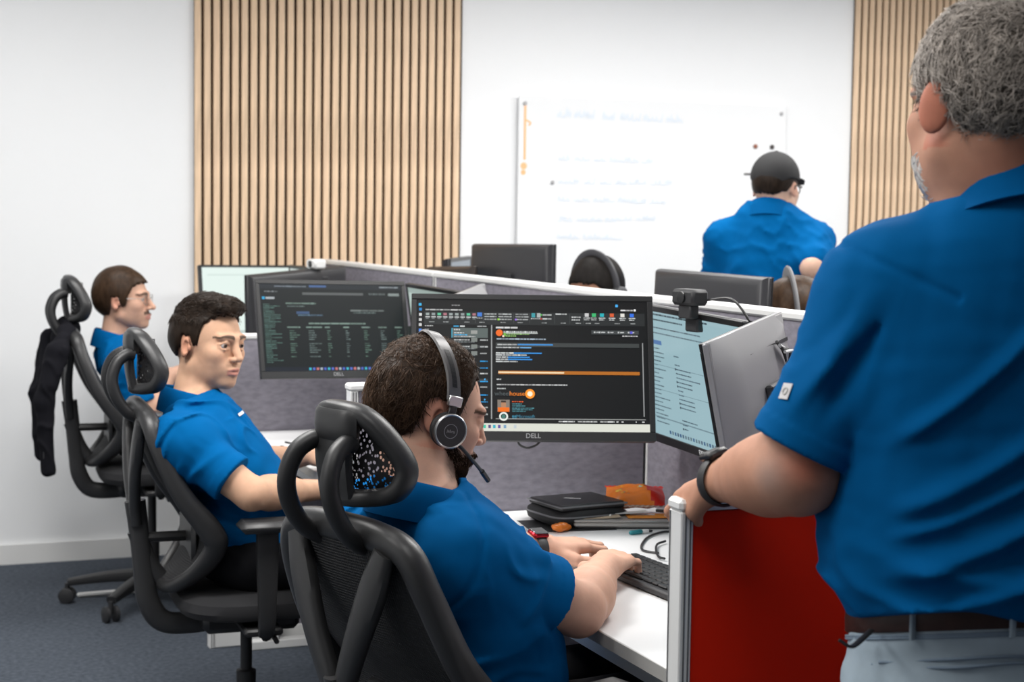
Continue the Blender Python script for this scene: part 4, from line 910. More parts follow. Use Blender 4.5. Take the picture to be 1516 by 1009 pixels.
def seated(name, label, pel, psi, lean, tsc, headR, headT, hsc, shR, shL, elR, elL, wrR, wrL, skin, hh, arms, fine, build=1., hands=True, sleeve=.74, hk={}, facek={}, legs=None, handR=None, handL=None, seed=1, shade=1., neck_r=.058, fat=1.):
    pel = np.array(pel, float); Rt = Rz(rad(psi))@Ry(-rad(lean)); S = lambda v: pel+Rt@(np.array(v)*tsc); headT = np.array(headT, float)
    pts = [headT+.17, headT-.17, S((.1, .2, .1)), S((0, -.2, .1)), shR, shL, elR, elL, wrR, wrL]+([np.array(handR['tip'])] if handR else [])+([np.array(handL['tip'])] if handL else [])
    lo = np.min(pts, 0)-.09; hi = np.max(pts, 0)+.09; lo[2] = max(lo[2], .60)
    fi = [[], [], []]
    for a in range(3):
        fi[a].append((headT[a]-.145*hsc, headT[a]+.145*hsc, hh))
        for h_ in (handR, handL):
            if h_: q = sorted((h_['wr'][a], h_['tip'][a])); fi[a].append((q[0]-.05, q[1]+.05, arms))
    F = Field(*[axis(lo[a], hi[a], fine, fi[a]) for a in range(3)])
    # torso core hidden under the shirt, neck, arms
    F.frame(Rt*tsc, pel); F.fr = (Rt, pel); F.stack([(z*tsc, (x)*tsc, 0, rx*tsc*.80, ry*tsc*.80, p) for z, x, y, rx, ry, p in TORSO], .01)
    F.frame(); nb = S((-.028, 0, .44)); hb = headT+headR@np.array([-.030, 0, -.045])*hsc
    F.cone(nb, hb, neck_r*1.06, neck_r*.88, .02); F.cone(S((-.005, 0, .45)), headT+headR@np.array([.002, 0, -.070])*hsc, neck_r*.70, neck_r*.58, .02)
    for sh in (shR, shL): F.cone(S((0, 0, .36)), sh, .06, .055, .03)
    arm_skin(F, shR, elR, wrR, np.array((.055, .046, .046, .028))*build); arm_skin(F, shL, elL, wrL, np.array((.055, .046, .046, .028))*build)
    head(F, headR, headT, hsc, **hk)
    for h_, sd in ((handR, 1), (handL, -1)):
        if h_: hand(F, h_['wr'], h_['dir'], h_['up'], sd, **h_.get('k', {}))
    V, Q = F.mesh(); L = head_local(V, headR, headT, hsc); col = skin_colour(V, skin, seed); inh = (np.abs(L) < .16).all(1)[:, None]
    col = np.where(inh, face_paint(col, L, **facek), col)
    body = big_mesh(name, V, Q, M_skin, None, col)
    tag(body, label, 'person')
    # shirt
    lo = np.min([S((-.2, -.26, -.06)), S((.22, .26, .5)), S((.22, -.26, -.06)), S((-.2, .26, .5)), shR, shL, elR, elL], 0)-.1; hi = np.max([S((-.2, -.26, -.06)), S((.22, .26, .5)), S((.22, -.26, -.06)), S((-.2, .26, .5)), shR, shL, elR, elL], 0)+.1; lo[2] = max(lo[2], .5)
    G = Field(*[axis(lo[a], hi[a], .0045 if hh < .003 else .008) for a in range(3)]); G.fr = (Rt, pel)
    G.stack([(z*tsc, x*tsc, 0, rx*tsc*fat, ry*tsc*fat, p) for z, x, y, rx, ry, p in TORSO if z < .47], .01)
    G.frame()
    ce = []
    shR, shL = np.array(shR), np.array(shL)
    for sh, el in ((shR, elR), (shL, elL)):
        el = np.array(el); e = lerp(sh, el, sleeve); G.cone(S((-.018, 0, .385)), sh, .066*build, .058*build, .07); G.cone(S((.0, (1 if sh is shL else -1)*.10, .22)), sh, .078, .054*build, .055); ce.append((sh, e))
    def creases(P):
        h = fold(P, seed)
        for sh, e in ce:
            d = (e-sh)/np.linalg.norm(e-sh); t = (P-sh)@d; o = (P-sh)-t[:, None]*d; rr = np.linalg.norm(o, axis=1); sx = o@RT; sy = o@UP; on = smooth01(.12-rr, 0, .02)
            h = h+on*.0035*np.exp(-((t+.025+.1*sy)/.005)**2)
            q = sx-sy*.6; on2 = smooth01(t, -.05, .03)*smooth01(.10-rr, 0, .02)
            h = h-on2*(.007*np.exp(-((q+.030+.15*t)/.009)**2)+.007*np.exp(-((q-.012-.1*t)/.009)**2)+.005*np.exp(-((q-.048+.2*t)/.008)**2))
            h = h-smooth01(.105-rr, 0, .02)*.006*np.exp(-((t-.10-.5*sx)/.010)**2)
        return h
    G.warp(lambda P: fold(P, seed), .03)
    G.sleeves(ce, .062*build, .069*build, .0085, .05, .0015, lambda P: creases(P)*.8)
    G.warp(lambda P: (creases(P)-fold(P, seed))*np.minimum(*[1-smooth01((P-e)@((e-sh)/np.linalg.norm(e-sh)), -.10, -.04)*(np.linalg.norm(P-e, axis=1) < .14) for sh, e in ce]), .03)
    nb2 = S((-.026, 0, .47)); G.cone(nb2-Rt@np.array([0, 0, .02]), nb2+Rt@np.array([.02, 0, .12]), neck_r+.004, neck_r+.01, .006, 'sub')
    V2, Q2 = G.mesh(); shirt = big_mesh('polo_shirt', V2, Q2, M_polo, body); N2 = normals(V2, Q2)
    collar(body, Rt@Ry(.30), S((-.026, 0, .466)), neck_r+.007, neck_r+.009, h=.038, low=.024, flare=.015)
    # trousers and shoes
    if legs:
        lo = np.min([pel, *[p for l in legs for p in l]], 0)-.22; hi = np.max([pel, *[p for l in legs for p in l]], 0)+.2; lo[2] = .03
        T = Field(*[axis(lo[a], hi[a], .012) for a in range(3)]); Rp = Rz(rad(psi)); T.fr = (Rp, pel); T.ell((.0, 0, -.01), (.145, .19, .10), .01); T.frame()
        for s_, l in zip((-1, 1), legs):
            hip = pel+Rp@np.array([.02, s_*.09, -.02]); T.cone(hip, l[0], .092, .066, .04); T.cone(l[0], l[1], .064, .050, .02)
        T.warp(lambda P: .004*wob(P, 30, seed+9), .03); V3, Q3 = T.mesh(); big_mesh('trousers', V3, Q3, M_trs, body)
        for l in legs:
            k = np.array(l[1]); d = Rz(rad(psi))
            a = MB(); a.sweep([k+d@np.array(p) for p in [(-.07, 0, -.045), (0, 0, -.03), (.08, 0, -.04), (.17, 0, -.055)]], [.032, .04, .045, .03], [.03, .045, .032, .018], n=12, ref=(0, 0, 1), power=2.6); so = a.build('shoe', M_shoe, body)
            a = MB(); a.sweep([k+d@np.array(p) for p in [(-.075, 0, -.075), (0, 0, -.076), (.08, 0, -.076), (.175, 0, -.074)]], [.034, .041, .047, .032], .013, n=12, ref=(0, 0, 1), power=4); a.build('shoe_sole', M_sole, so)
    return body, V, V2, N2, S, Rt
# --- the headset wearer at the nearest desk
Y1 = 2.95
h1R = Rz(rad(3))@Ry(rad(13))@Rx(rad(2)); h1T = at(637, 607, Y1)
wR, wL = at(896, 838, 3.27), np.array([1.338, 3.150, .780])
p1, V1, S1V, S1N, S1, R1 = seated('person', 'bearded man in a blue polo with a headset, typing at the nearest desk', (1.040, 2.752, .56), 19, 14, .94, h1R, h1T, .97,
    at(684, 828, 2.82), at(548, 776, 3.08), at(856, 902, 2.97), np.array([1.085, 3.13, .79]), wR, wL,
    (.62, .36, .26), .0023, .0026, .005, build=1.08, neck_r=.064, fat=.98, sleeve=.72,
    handR=dict(wr=wR, dir=(.088, .105, -.004), up=(0, 0, 1), tip=(1.55, 3.10, .74), k=dict(curl=(.95, 1.0, 1.05, 1.1), sc=1.02)), handL=dict(wr=wL, dir=(.19, .045, -.012), up=(0, -.1, 1), tip=(1.51, 3.22, .74), k=dict(curl=(.65, .75, .85, .95), sc=1.0, spread=1.1)),
    facek=dict(beard=(.075, .044, .030), beardamt=.9, brow=(.07, .04, .025), cheek=.16, ear_red=.35), hk=dict(jaw=1.0, chin=.006, wide=.98, jowl=1., earp=(-.012, .007), closed=True), legs=[((1.50, 2.76, .56), (1.46, 2.78, .10)), ((1.46, 2.98, .56), (1.42, 3.0, .10))], seed=3)
M_hair1 = hair_mat('dark_brown_hair', (.030, .017, .010)); M_hair1s = hair_mat('dark_brown_strands', (.060, .034, .020), .4)
hl1 = hairline([(-.14, -.095), (-.09, -.104), (-.056, -.085), (-.050, -.03), (-.044, .012), (-.036, .030), (.000, .030), (.008, -.026), (.020, -.018), (.028, .012), (.036, .045), (.048, .072), (.072, .088), (.12, .10)])
o, Vh, Fh = hair_cap(h1R, h1T, .97, .007, hl1, M_hair1, p1, .003, top=.010, seed=5, amp=.0028, freq=80)
Nh = normals(Vh, Fh)
def swirl(L):
    f = L[:, 0] > .02; d = np.stack([np.where(f, -.35, np.clip(L[:, 0]*6+.25, -.7, 1.)), L[:, 1]*4, np.where(f, .6, np.where(L[:, 2] > .075, .25, -.8))], 1); return d
tag(strands(Vh, Fh, Nh, h1R, h1T, .97, M_hair1s, o, 5200, (.014, .028), .34, .0011, 4, swirl, .42, keep=lambda L: (L[:, 2] > -.085) & (L[:, 2] > hl1(L[:, 0])+.008)), kind='stuff')
bm = (np.abs(head_local(V1, h1R, h1T, .97)) < .15).all(1); Lb = head_local(V1, h1R, h1T, .97)
bm &= (Lb[:, 0] > .012) & (Lb[:, 2] < np.where(Lb[:, 0] > .05, -.060, -.060+(.05-Lb[:, 0])*.9)) & (Lb[:, 2] > np.where(Lb[:, 0] > .055, -.128, -.106)) & (np.abs(Lb[:, 1]) < .075) & ((Lb[:, 0] > .022) | (Lb[:, 2] > -.08))
M_brd = hair_mat('beard_hair', (.034, .020, .013), .8); M_brd.node_tree.nodes['Principled BSDF'].inputs['Specular IOR Level'].default_value = .0
ib = np.nonzero(bm)[0]; Nb = Vb = V1[ib]; cb_ = (V1[ib]-(h1T+h1R@np.array([.02, 0, -.05]))); vn_ = np.zeros(len(V1)*3, np.float32); p1.data.vertex_normals.foreach_get('vector', vn_); Nb = vn_.reshape(-1, 3)[ib].astype(float)
kb = (Lb[ib][:, 2] < -.078) & (Lb[ib][:, 0] > .045)
strands(Vb, None, Nb, h1R, h1T, .97, M_brd, p1, 6000, (.004, .008), .9, .0006, 8, lambda L: np.stack([.5+0*L[:, 0], 0*L[:, 0], -.8+0*L[:, 0]], 1), .45, name='beard', root=.0004)
strands(Vb[kb], None, Nb[kb], h1R, h1T, .97, M_brd, p1, 2200, (.009, .016), .8, .0010, 9, None, .35, name='beard', root=.0005)
# headset
hd = empty('headset', h1T, 0, 'black headset with silver ear ring and boom microphone on the bearded man', 'headset'); hd.matrix_world = mat4(h1R, h1T)
arc = lambda r, ry, a0, a1, n, x0=.006, zc=.012: [(x0-.032*math.sin(math.radians(a))**2+.0*math.cos(math.radians(a)), ry*math.cos(math.radians(a)), zc+r*math.sin(math.radians(a))) for a in np.linspace(a0, a1, n)]
M_hset = mat('headset_plastic', (.03, .029, .03), .35); M_hset2 = mat('headset_band_grey', (.11, .105, .105), .33)
a = MB(); a.sweep(arc(.114, .102, -2, 182, 17, -.004), .0125, .0035, n=10, ref=(1, 0, 0), sub=3, power=3.5) if False else None
pb = arc(.124, .099, 9, 171, 17, -.002); a = MB()
for_x = resample(np.array(pb), 3, False); V = []; F_ = []
for i, p in enumerate(for_x):
    c = np.array([0, p[1], p[2]-.012]); nrm = c/np.linalg.norm(c)
    for dx, dr in [(-.013, -.002), (-.011, .002), (.011, .002), (.013, -.002), (.010, -.004), (-.010, -.004)]: V.append(p+np.array([dx, 0, 0])+nrm*dr)
n_ = 6; F_ = [(i*n_+j, i*n_+(j+1) % n_, (i+1)*n_+(j+1) % n_, (i+1)*n_+j) for i in range(len(for_x)-1) for j in range(n_)]+[tuple(range(n_))[::-1], tuple((len(for_x)-1)*n_+j for j in range(n_))]
a.add(V, F_); bd = a.build('headband', M_hset2, hd, True)
for s in (-1, 1):
    a = MB(); q = [p for p in for_x if (s*p[1] > .055 and s*p[1] < .094)]
    for i, p in enumerate(q[:-1]):
        p2 = q[i+1]; nrm = np.array([0, p[1], p[2]-.012]); nrm /= np.linalg.norm(nrm); w = .0045
        V = [p+nrm*.0026+np.array([-w, 0, 0]), p+nrm*.0026+np.array([w, 0, 0]), p2+nrm*.0026+np.array([w, 0, 0]), p2+nrm*.0026+np.array([-w, 0, 0])]; a.add(V, [(0, 1, 2, 3)])
    tag(a.build('slot', M_blk, bd, False), kind='stuff')
    MB().box((-.0125, -.005, -.012), (.0125, .005, .006), .0015, t=(-.002, s*.1005, .034)).build('metal_clip', M_silver, bd)
    MB().box((-.007, -.0035, -.03), (.007, .0035, .012), .0015, t=(-.002, s*.0985, .012)).build('slider', M_hset, hd)
    Rc = Rx(-s*rad(90)); cc = (-.002, s*.086, -.020)
    a = MB(); a.lathe([(.026, 0), (.030, .003), (.031, .010), (.028, .014)], 28, Rc, cc); ec = a.build('ear_cushion', M_blk2, hd)
    a = MB(); a.lathe([(.0285, .013), (.0300, .016), (.0300, .024), (.0285, .027)], 32, Rc, cc); cu = a.build('ear_cup', M_hset, hd)
    a = MB(); V = []; n = 36
    for r_, z_ in [(.0297, .0245), (.0303, .0268), (.0285, .0285), (.0268, .0275)]:
        for j in range(n): an = 2*math.pi*j/n; V.append((r_*math.cos(an), r_*math.sin(an), z_))
    F_ = [(i*n+j, i*n+(j+1) % n, (i+1)*n+(j+1) % n, (i+1)*n+j) for i in range(3) for j in range(n)]; V = np.array(V)@Rc.T+np.array(cc); a.add(V, F_); a.build('metal_ring', M_silver, cu)
    a = MB(); V = []
    for r_, z_ in [(.0125, .0272), (.0125, .0276), (.0117, .0276), (.0117, .0272)]:
        for j in range(n): an = 2*math.pi*j/n; V.append((r_*math.cos(an), r_*math.sin(an), z_))
    V = np.array(V)@Rc.T+np.array(cc); a.add(V, F_); a.build('logo_circle', M_logo2, cu)
    text('logo_word', 'jabra', .0075, M_logo2, cu, Rx(rad(90)) if s < 0 else Rz(rad(180))@Rx(rad(90)), np.array(cc)+np.array([0, s*.0277, 0]), .0002)
a = MB(); a.sweep([(.012, -.106, -.036), (.03, -.107, -.046), (.062, -.098, -.066), (.092, -.082, -.084)], [.0045, .0034, .0032, .0034], n=8); mic = a.build('microphone_boom', M_hset, hd)
a = MB(); a.sweep([(.085, -.0865, -.0795), (.108, -.071, -.0945)], .0048, n=10); a.build('microphone_tip', M_blk, mic)
# watch on the left wrist of the headset wearer
dv = np.array([.19, .045, -.012]); dv /= np.linalg.norm(dv); upv = np.array([0, -.25, 1.]); upv -= dv*(upv@dv); upv /= np.linalg.norm(upv); Rw = np.stack([dv, np.cross(upv, dv), upv], 1)
wt = empty('smartwatch', wL-dv*.02, 0, 'red smartwatch with a dark face and black strap on the typing wrist', 'watch'); wt.matrix_world = mat4(Rw, wL-dv*.022)
a = MB(); a.sweep([(0, .034*math.cos(t), .030*math.sin(t)) for t in np.linspace(0, 2*math.pi, 17)[:-1]], .0022, .012, n=8, closed=True, ref=(1, 0, 0), sub=2); a.build('strap', M_blk2, wt)
MB().box((-.019, -.017, .027), (.019, .017, .038), .0045).build('case', mat('red_metal', (.35, .01, .02), .25, .8), wt)
MB().box((-.0165, -.0145, .0375), (.0165, .0145, .0395), .002).build('watch_face', mat('watch_glass', (.10, .10, .105), .15, coat=.5), wt)
# --- the young man looking sideways
h2R = Rz(rad(-54))@Ry(rad(2))@Rx(rad(-3)); h2T = at(309, 506, 4.5)
wR2, wL2 = at(474, 724, 4.50), np.array([1.22, 4.60, .775])
p2, V2_, S2V, S2N, S2, R2 = seated('person', 'young dark-haired man in a blue polo turning his face to the side', (1.00, 4.43, .56), -6, 17, .92, h2R, h2T, 1.0,
    at(272, 654, 4.29), np.array([.90, 4.62, .885]), at(372, 730, 4.26), np.array([1.08, 4.68, .74]), wR2, wL2,
    (.60, .36, .24), .0026, .004, .006, build=.98, neck_r=.056, sleeve=.72,
    handR=dict(wr=wR2, dir=(.16, .07, -.02), up=(0, -.1, 1), tip=(1.38, 4.43, .74), k=dict(curl=(.5, .55, .6, .7))), handL=dict(wr=wL2, dir=(.17, -.03, -.02), up=(0, 0, 1), tip=(1.40, 4.58, .74), k=dict(curl=(.5, .55, .6, .7))),
    facek=dict(brow=(.022, .014, .010), beard=(.20, .12, .08), beardamt=.22, ear_red=.3, brow_h=.0066, browy=.0162), hk=dict(jaw=.96, wide=.98, ear=1.0), legs=[((1.40, 4.26, .55), (1.32, 4.24, .10)), ((1.42, 4.52, .55), (1.40, 4.55, .10))], seed=11)
M_hair2 = hair_mat('near_black_hair', (.020, .013, .009))
hl2 = hairline([(-.14, -.04), (-.09, -.048), (-.05, -.03), (-.034, -.01), (-.026, .018), (.004, .020), (.010, -.010), (.022, -.004), (.030, .030), (.040, .058), (.060, .072), (.080, .082), (.12, .095)])
o, Vh, Fh = hair_cap(h2R, h2T, 1.0, .004, hl2, M_hair2, p2, .0030, top=.012, seed=8, amp=.0022, freq=80, quiff=.006)
strands(Vh, Fh, normals(Vh, Fh), h2R, h2T, 1., M_hair2, o, 2600, (.012, .024), .5, .0013, 4, lambda L: np.stack([np.where(L[:, 2] > .07, 1., .1), L[:, 1]*2, np.where(L[:, 2] > .07, .3, -.8)], 1), .4, keep=lambda L: (L[:, 2] > .055) & (L[:, 2] > hl2(L[:, 0])+.010))
eyeballs(p2, h2R, h2T, 1.0, (-.05, .03))
P, Nn = surf(S2V, S2N, 362, 606, 6); decal('chest_logo', P, Nn, (0, .5, 1), .022, .008, mat('white_thread', (.8, .8, .78), .8), p2, rot=.6)
# --- the man with glasses by the bare wall
h3R = Rz(rad(-27))@Ry(rad(-2)); h3T = at(184, 442, 6.15)
wR3, wL3 = np.array([1.10, 6.10, .87]), np.array([1.24, 6.42, .78])
p3, V3_, S3V, S3N, S3, R3 = seated('person', 'man with glasses and a moustache sitting farthest along the row', (1.04, 6.24, .64), -4, 16, .80, h3R, h3T, .93,
    np.array([.925, 6.065, .905]), np.array([.97, 6.40, .905]), np.array([.99, 6.03, .73]), np.array([1.08, 6.45, .75]), wR3, wL3,
    (.60, .36, .26), .0036, .006, .008, build=.92, neck_r=.053, sleeve=.78,
    facek=dict(brow=(.05, .03, .02), moust=(.05, .028, .018), ear_red=.3, beard=(.25, .15, .1), beardamt=.2), hk=dict(nose=1.12), handR=dict(wr=wR3, dir=(.12, .05, .03), up=(-.3, -.2, 1), tip=(1.25, 6.16, .9), k=dict(curl=(.6, .7, .8, .9))),
    legs=[((1.42, 6.12, .60), (1.36, 6.12, .10)), ((1.42, 6.36, .60), (1.38, 6.38, .10))], seed=17)
M_hair3 = hair_mat('brown_hair', (.042, .024, .014))
hl3 = hairline([(-.14, -.075), (-.09, -.08), (-.05, -.07), (-.034, -.03), (-.026, .010), (.004, .012), (.012, -.03), (.030, -.02), (.042, .022), (.058, .05), (.075, .062), (.12, .085)])
o, Vh, Fh = hair_cap(h3R, h3T, .93, .012, hl3, M_hair3, p3, .0042, top=.006, seed=9, amp=.003, freq=60)
eyeballs(p3, h3R, h3T, .93, (0, 0))
gl = empty('glasses', h3T, 0, 'thin-rimmed glasses on the man with the moustache', 'glasses'); gl.matrix_world = mat4(h3R*.93, h3T)
M_rim = mat('thin_metal_rim', (.35, .33, .31), .35, .6)
for s in (-1, 1):
    a = MB(); a.sweep([(.104-.008*abs(math.cos(t)), s*.034+.023*math.cos(t), -.004+.019*math.sin(t)) for t in np.linspace(0, 2*math.pi, 17)[:-1]], .0012, n=6, closed=True, ref=(1, 0, 0), sub=2); a.build('rim', M_rim, gl)
    a = MB(); a.sweep([(.096, s*.057, .002), (.06, s*.074, .004), (-.01, s*.082, .004), (-.02, s*.082, -.012)], .0013, n=6); a.build('temple', M_rim, gl)
a = MB(); a.sweep([(.103, -.012, 0), (.108, 0, .002), (.103, .012, 0)], .0012, n=6); a.build('bridge', M_rim, gl)
# --- the grey-haired man standing at the red screen, seen from behind
hqR = Rz(rad(89))@Ry(rad(4)); hqT = at(1458, 150, 2.15); hs = 1.03
cq = at(1481, 640, 2.20)[:2]; psq = rad(80); Rq = Rz(psq); Q0 = np.array([cq[0], cq[1], 0])
Sq = lambda v: Q0+Rq@np.array(v)
shL, elL, wrL = at(1312, 432, 2.17), at(1180, 696, 2.20), at(1070, 710, 2.39)
shR = Sq((0, -.205, 1.37)); elR, wrR = Sq((-.03, -.29, 1.10)), Sq((.20, -.27, 1.05))
lo = np.array([.86, 1.50, .86]); hi = np.array([1.86, 2.30, 1.82])
F = Field(axis(lo[0], hi[0], .006, [(hqT[0]-.15, hqT[0]+.15, .0028), (1.05, 1.26, .003)]), axis(lo[1], hi[1], .006, [(hqT[1]-.15, hqT[1]+.16, .0028), (1.85, 2.26, .003)]), axis(lo[2], hi[2], .006, [(hqT[2]-.17, hqT[2]+.15, .0028), (1.02, 1.18, .003)]))
F.fr = (Rq, Q0); F.stack([(.90, 0, 0, .12, .16, 2.2), (1.05, 0, 0, .13, .18, 2.3), (1.25, 0, 0, .12, .18, 2.3), (1.38, -.01, 0, .10, .16, 2.2), (1.46, -.02, 0, .075, .12, 2.), (1.51, -.025, 0, .06, .075, 2.)], .01); F.frame()
F.cone(Sq((-.015, 0, 1.45)), hqT+hqR@np.array([-.030, 0, -.045])*hs, .071, .066, .03); F.cone(Sq((.02, 0, 1.47)), hqT+hqR@np.array([.01, 0, -.085])*hs, .055, .052, .03)
F.cone(Sq((0, .05, 1.38)), shL, .06, .06, .03); F.cone(Sq((0, -.05, 1.38)), shR, .06, .06, .03)
ar = np.array((.064, .060, .060, .033))
F.cone(shL, elL, .058, .054, .01); F.cone(elL+np.array([0, .0, -.002]), lerp(elL, wrL, .35), .052, .052, .03); F.cone(lerp(elL, wrL, .3), lerp(elL, wrL, .62), .051, .043, .03); F.cone(lerp(elL, wrL, .55), wrL, .043, .031, .02)
arm_skin(F, shR, elR, wrR, ar)
head(F, hqR, hqT, hs, jaw=1.08, wide=1.04, ear=1.14, flare=.60, earcut=False, earp=(-.004, 0))
hdir = np.array([.012, .150, -.052]); hand(F, wrL, hdir, (-.45, .1, 1), 1, curl=(1.3, 1.4, 1.45, 1.5), sc=1.02, thumb=.2, tk=[(.018, .026, -.008), (.045, .040, -.020), (.070, .036, -.036), (.088, .026, -.05)])
F.frame(hqR*hs, hqT); F.ell((.012, .040, -.085), (.048, .030, .052), .03); F.ell((.012, -.040, -.085), (.048, .030, .052), .03); F.frame()
hand(F, wrR, Rq@np.array([.18, 0, -.03]), (0, 0, 1), -1, curl=(.5, .6, .7, .8), sc=1.)
F.ell(lerp(elL, wrL, .08)+np.array([-.002, -.040, .006]), (.03, .03, .03), .03)
F.warp(lambda P: .0018*wob(P, 70, 41)*(P[:, 2] < 1.2), .02)
Vq, Qq = F.mesh(); L = head_local(Vq, hqR, hqT, hs); col = skin_colour(Vq, (.53, .275, .185), 7)
inh = (np.abs(L) < .17).all(1)[:, None]; col = np.where(inh, face_paint(col, L, ear_red=.5, brow=(.3, .28, .26)), col)
nk = np.exp(-((Vq-(hqT+np.array([0, -.08, -.10])))**2).sum(1)/.06**2); col = col*(1-nk[:, None]*np.array([.02, .22, .25]))
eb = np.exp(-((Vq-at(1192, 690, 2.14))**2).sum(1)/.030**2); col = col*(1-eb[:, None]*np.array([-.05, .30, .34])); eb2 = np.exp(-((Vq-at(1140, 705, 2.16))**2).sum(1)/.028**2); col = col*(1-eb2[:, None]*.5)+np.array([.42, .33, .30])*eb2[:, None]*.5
q = big_mesh('person', Vq, Qq, M_skin, None, col); tag(q, 'grey-haired man in a blue polo and pale jeans leaning on the red screen', 'person')
# polo shirt
G = Field(axis(.90, 1.90, .0045), axis(1.50, 2.08, .0045), axis(.86, 1.60, .0045)); G.fr = (Rq, Q0)
G.stack([(.93, -.004, 0, .160, .188, 2.3), (.955, -.004, 0, .168, .200, 2.3), (1.0, .008, 0, .180, .226, 2.3), (1.04, .016, 0, .186, .233, 2.35), (1.10, .015, 0, .180, .231, 2.4), (1.19, .0, 0, .162, .220, 2.4), (1.28, -.008, 0, .150, .214, 2.4), (1.36, -.014, 0, .132, .200, 2.3), (1.42, -.022, 0, .108, .160, 2.2), (1.465, -.028, 0, .088, .115, 2.1), (1.50, -.03, 0, .078, .086, 2.0)], .01)
G.frame()
slE = lerp(shL, elL, .89); slR = lerp(shR, elR, .8)
for s_, sh, e in ((1, shL, slE), (-1, shR, slR)):
    G.cone(Sq((-.02, s_*.03, 1.42)), sh, .075, .066, .07); G.cone(Sq((-.005, s_*.11, 1.27)), sh, .088, .062, .07)
dq = (slE-shL)/np.linalg.norm(slE-shL)
def groove(a, b, r, k=.02, n=6): G.cone(a, b, r, r*.6, k, 'sub')
def foldq(P):
    h = -.0015*wob(P, 110, 63)+.004*wob(P, 22, 51, (1, 1, .6))
    r = lambda fr, sd, st, w: np.exp(-(wob(P, fr, sd, st)/w)**2)
    lowz = smooth01(1.12-P[:, 2], 0, .12)
    h = h-.007*r(38, 53, (.5, .5, 1.5), .17)*lowz-.006*r(46, 57, (.7, .7, 1.0), .16)*smooth01(wob(P, 12, 59), 0, .5)
    # drag lines running down the sleeve from the shoulder seam
    t = (P-shL)@dq; o = (P-shL)-t[:, None]*dq; sx = o@RT; onsl = smooth01(t, -.02, .05)*smooth01(.11-np.linalg.norm(o, axis=1), 0, .02)
    h = h-onsl*(.011*np.exp(-((sx+.028+.10*t)/.010)**2)+.010*np.exp(-((sx-.010-.05*t)/.010)**2)*smooth01(.16-t, 0, .05))+onsl*.009*np.exp(-((sx+.005+.05*t)/.010)**2)
    # long diagonal pulls from the armpit towards the belt
    u = (P-Q0)@Rq; y, z = u[:, 1], u[:, 2]; back = smooth01(-u[:, 0], .02, .08)
    for z0, sl, am, wd in ((1.06, -.55, .015, .013), (1.00, -.42, .014, .011), (1.15, -.75, .012, .014), (.965, -.25, .010, .010), (1.26, -1.1, .011, .013), (1.11, -.62, .008, .009), (1.03, .10, .008, .012)):
        h = h-back*am*np.exp(-((z-(z0+sl*(y-.12)*.8+.5*(y-.1)**2))/wd)**2)*smooth01(.215-y, 0, .05)
    # seam of the shoulder yoke and of the sleeve
    sm = np.abs(t+.02-.04*np.abs(sx)); h = h+onsl*0+.0045*np.exp(-((t+.030)/.0055)**2)*(np.linalg.norm(o, axis=1) < .14)
    return h
G.warp(foldq, .035)
G.sleeves([(shL, slE), (shR, slR)], .068, .079, .0095, .05, .0018, foldq)
nq = Sq((-.028, 0, 1.47)); G.cone(nq, nq+np.array([0, 0, .12]), .078, .085, .006, 'sub')
G.frame(Rq, Q0); G.cut(lambda X, Y, Z: (.948-.28*X-.018*(1-smooth01(Y, .03, .12))-Z)); G.frame()
Vs, Qs = G.mesh(); Ns = normals(Vs, Qs); big_mesh('polo_shirt', Vs, Qs, M_polo, q)
collar(q, Rq@Ry(.16), Sq((-.024, 0, 1.492)), .079, .083, h=.040, flare=.018, drop=.055, low=.004)
P, Nn = surf(Vs, Ns, 1160, 573, 6); M_badge = mat('pale_badge', (.62, .60, .60), .6)
decal('sleeve_badge', P, Nn, (-.25, 0, 1), .019, .022, M_badge, q); o = MB().lathe([(.0052, 0), (.0052, .0014), (.0036, .0014), (.0036, .0)], 18); 
z_ = Nn/np.linalg.norm(Nn); y_ = np.array([0, 0, 1.])-z_*z_[2]; y_ /= np.linalg.norm(y_); ob = o.build('badge_ring', M_deskedge, q, False); ob.matrix_local = mat4(np.stack([np.cross(y_, z_), y_, z_], 1), P+z_*.0015)
# belt, jeans
M_jean = mat('pale_denim', (.40, .49, .56), .85, bump=.35, bscale=1500, var=.22, vscale=9, spec=.1); M_jeand = mat('denim_seam', (.22, .29, .37), .9, bump=.4, bscale=700); M_belt = mat('brown_belt', (.040, .016, .012), .5, var=.3, vscale=30)
T = Field(axis(.92, 1.86, .008), axis(1.36, 2.1, .008), axis(.02, 1.06, .010)); T.fr = (Rq, Q0)
T.stack([(.60, -.01, 0, .135, .185, 2.2), (.72, -.02, 0, .150, .200, 2.3), (.82, -.02, 0, .155, .204, 2.3), (.90, -.008, 0, .152, .195, 2.3), (.965, -.004, 0, .150, .190, 2.3), (1.03, -.004, 0, .150, .190, 2.3)], .01)
for s_ in (-1, 1):
    T.cone((0, s_*.10, .62), (.01, s_*.105, .34), .098, .072, .05) if False else (T.cone((-.01, s_*.095, .72), (.0, s_*.11, .45), .105, .075, .05), T.cone((.0, s_*.11, .45), (-.01, s_*.12, .08), .075, .060, .03))
T.cone((-.16, 0, .86), (-.17, 0, .70), .006, .012, .02, 'sub')
T.cut(lambda X, Y, Z: Z-.966+.25*X+0*Y); T.warp(lambda P: .004*wob(P, 30, 77)-.004*np.exp(-(wob(P, 46, 78, (.6, .6, 1.3))/.17)**2), .03)
Vj, Qj = T.mesh(); je = big_mesh('jeans', Vj, Qj, M_jean, q)
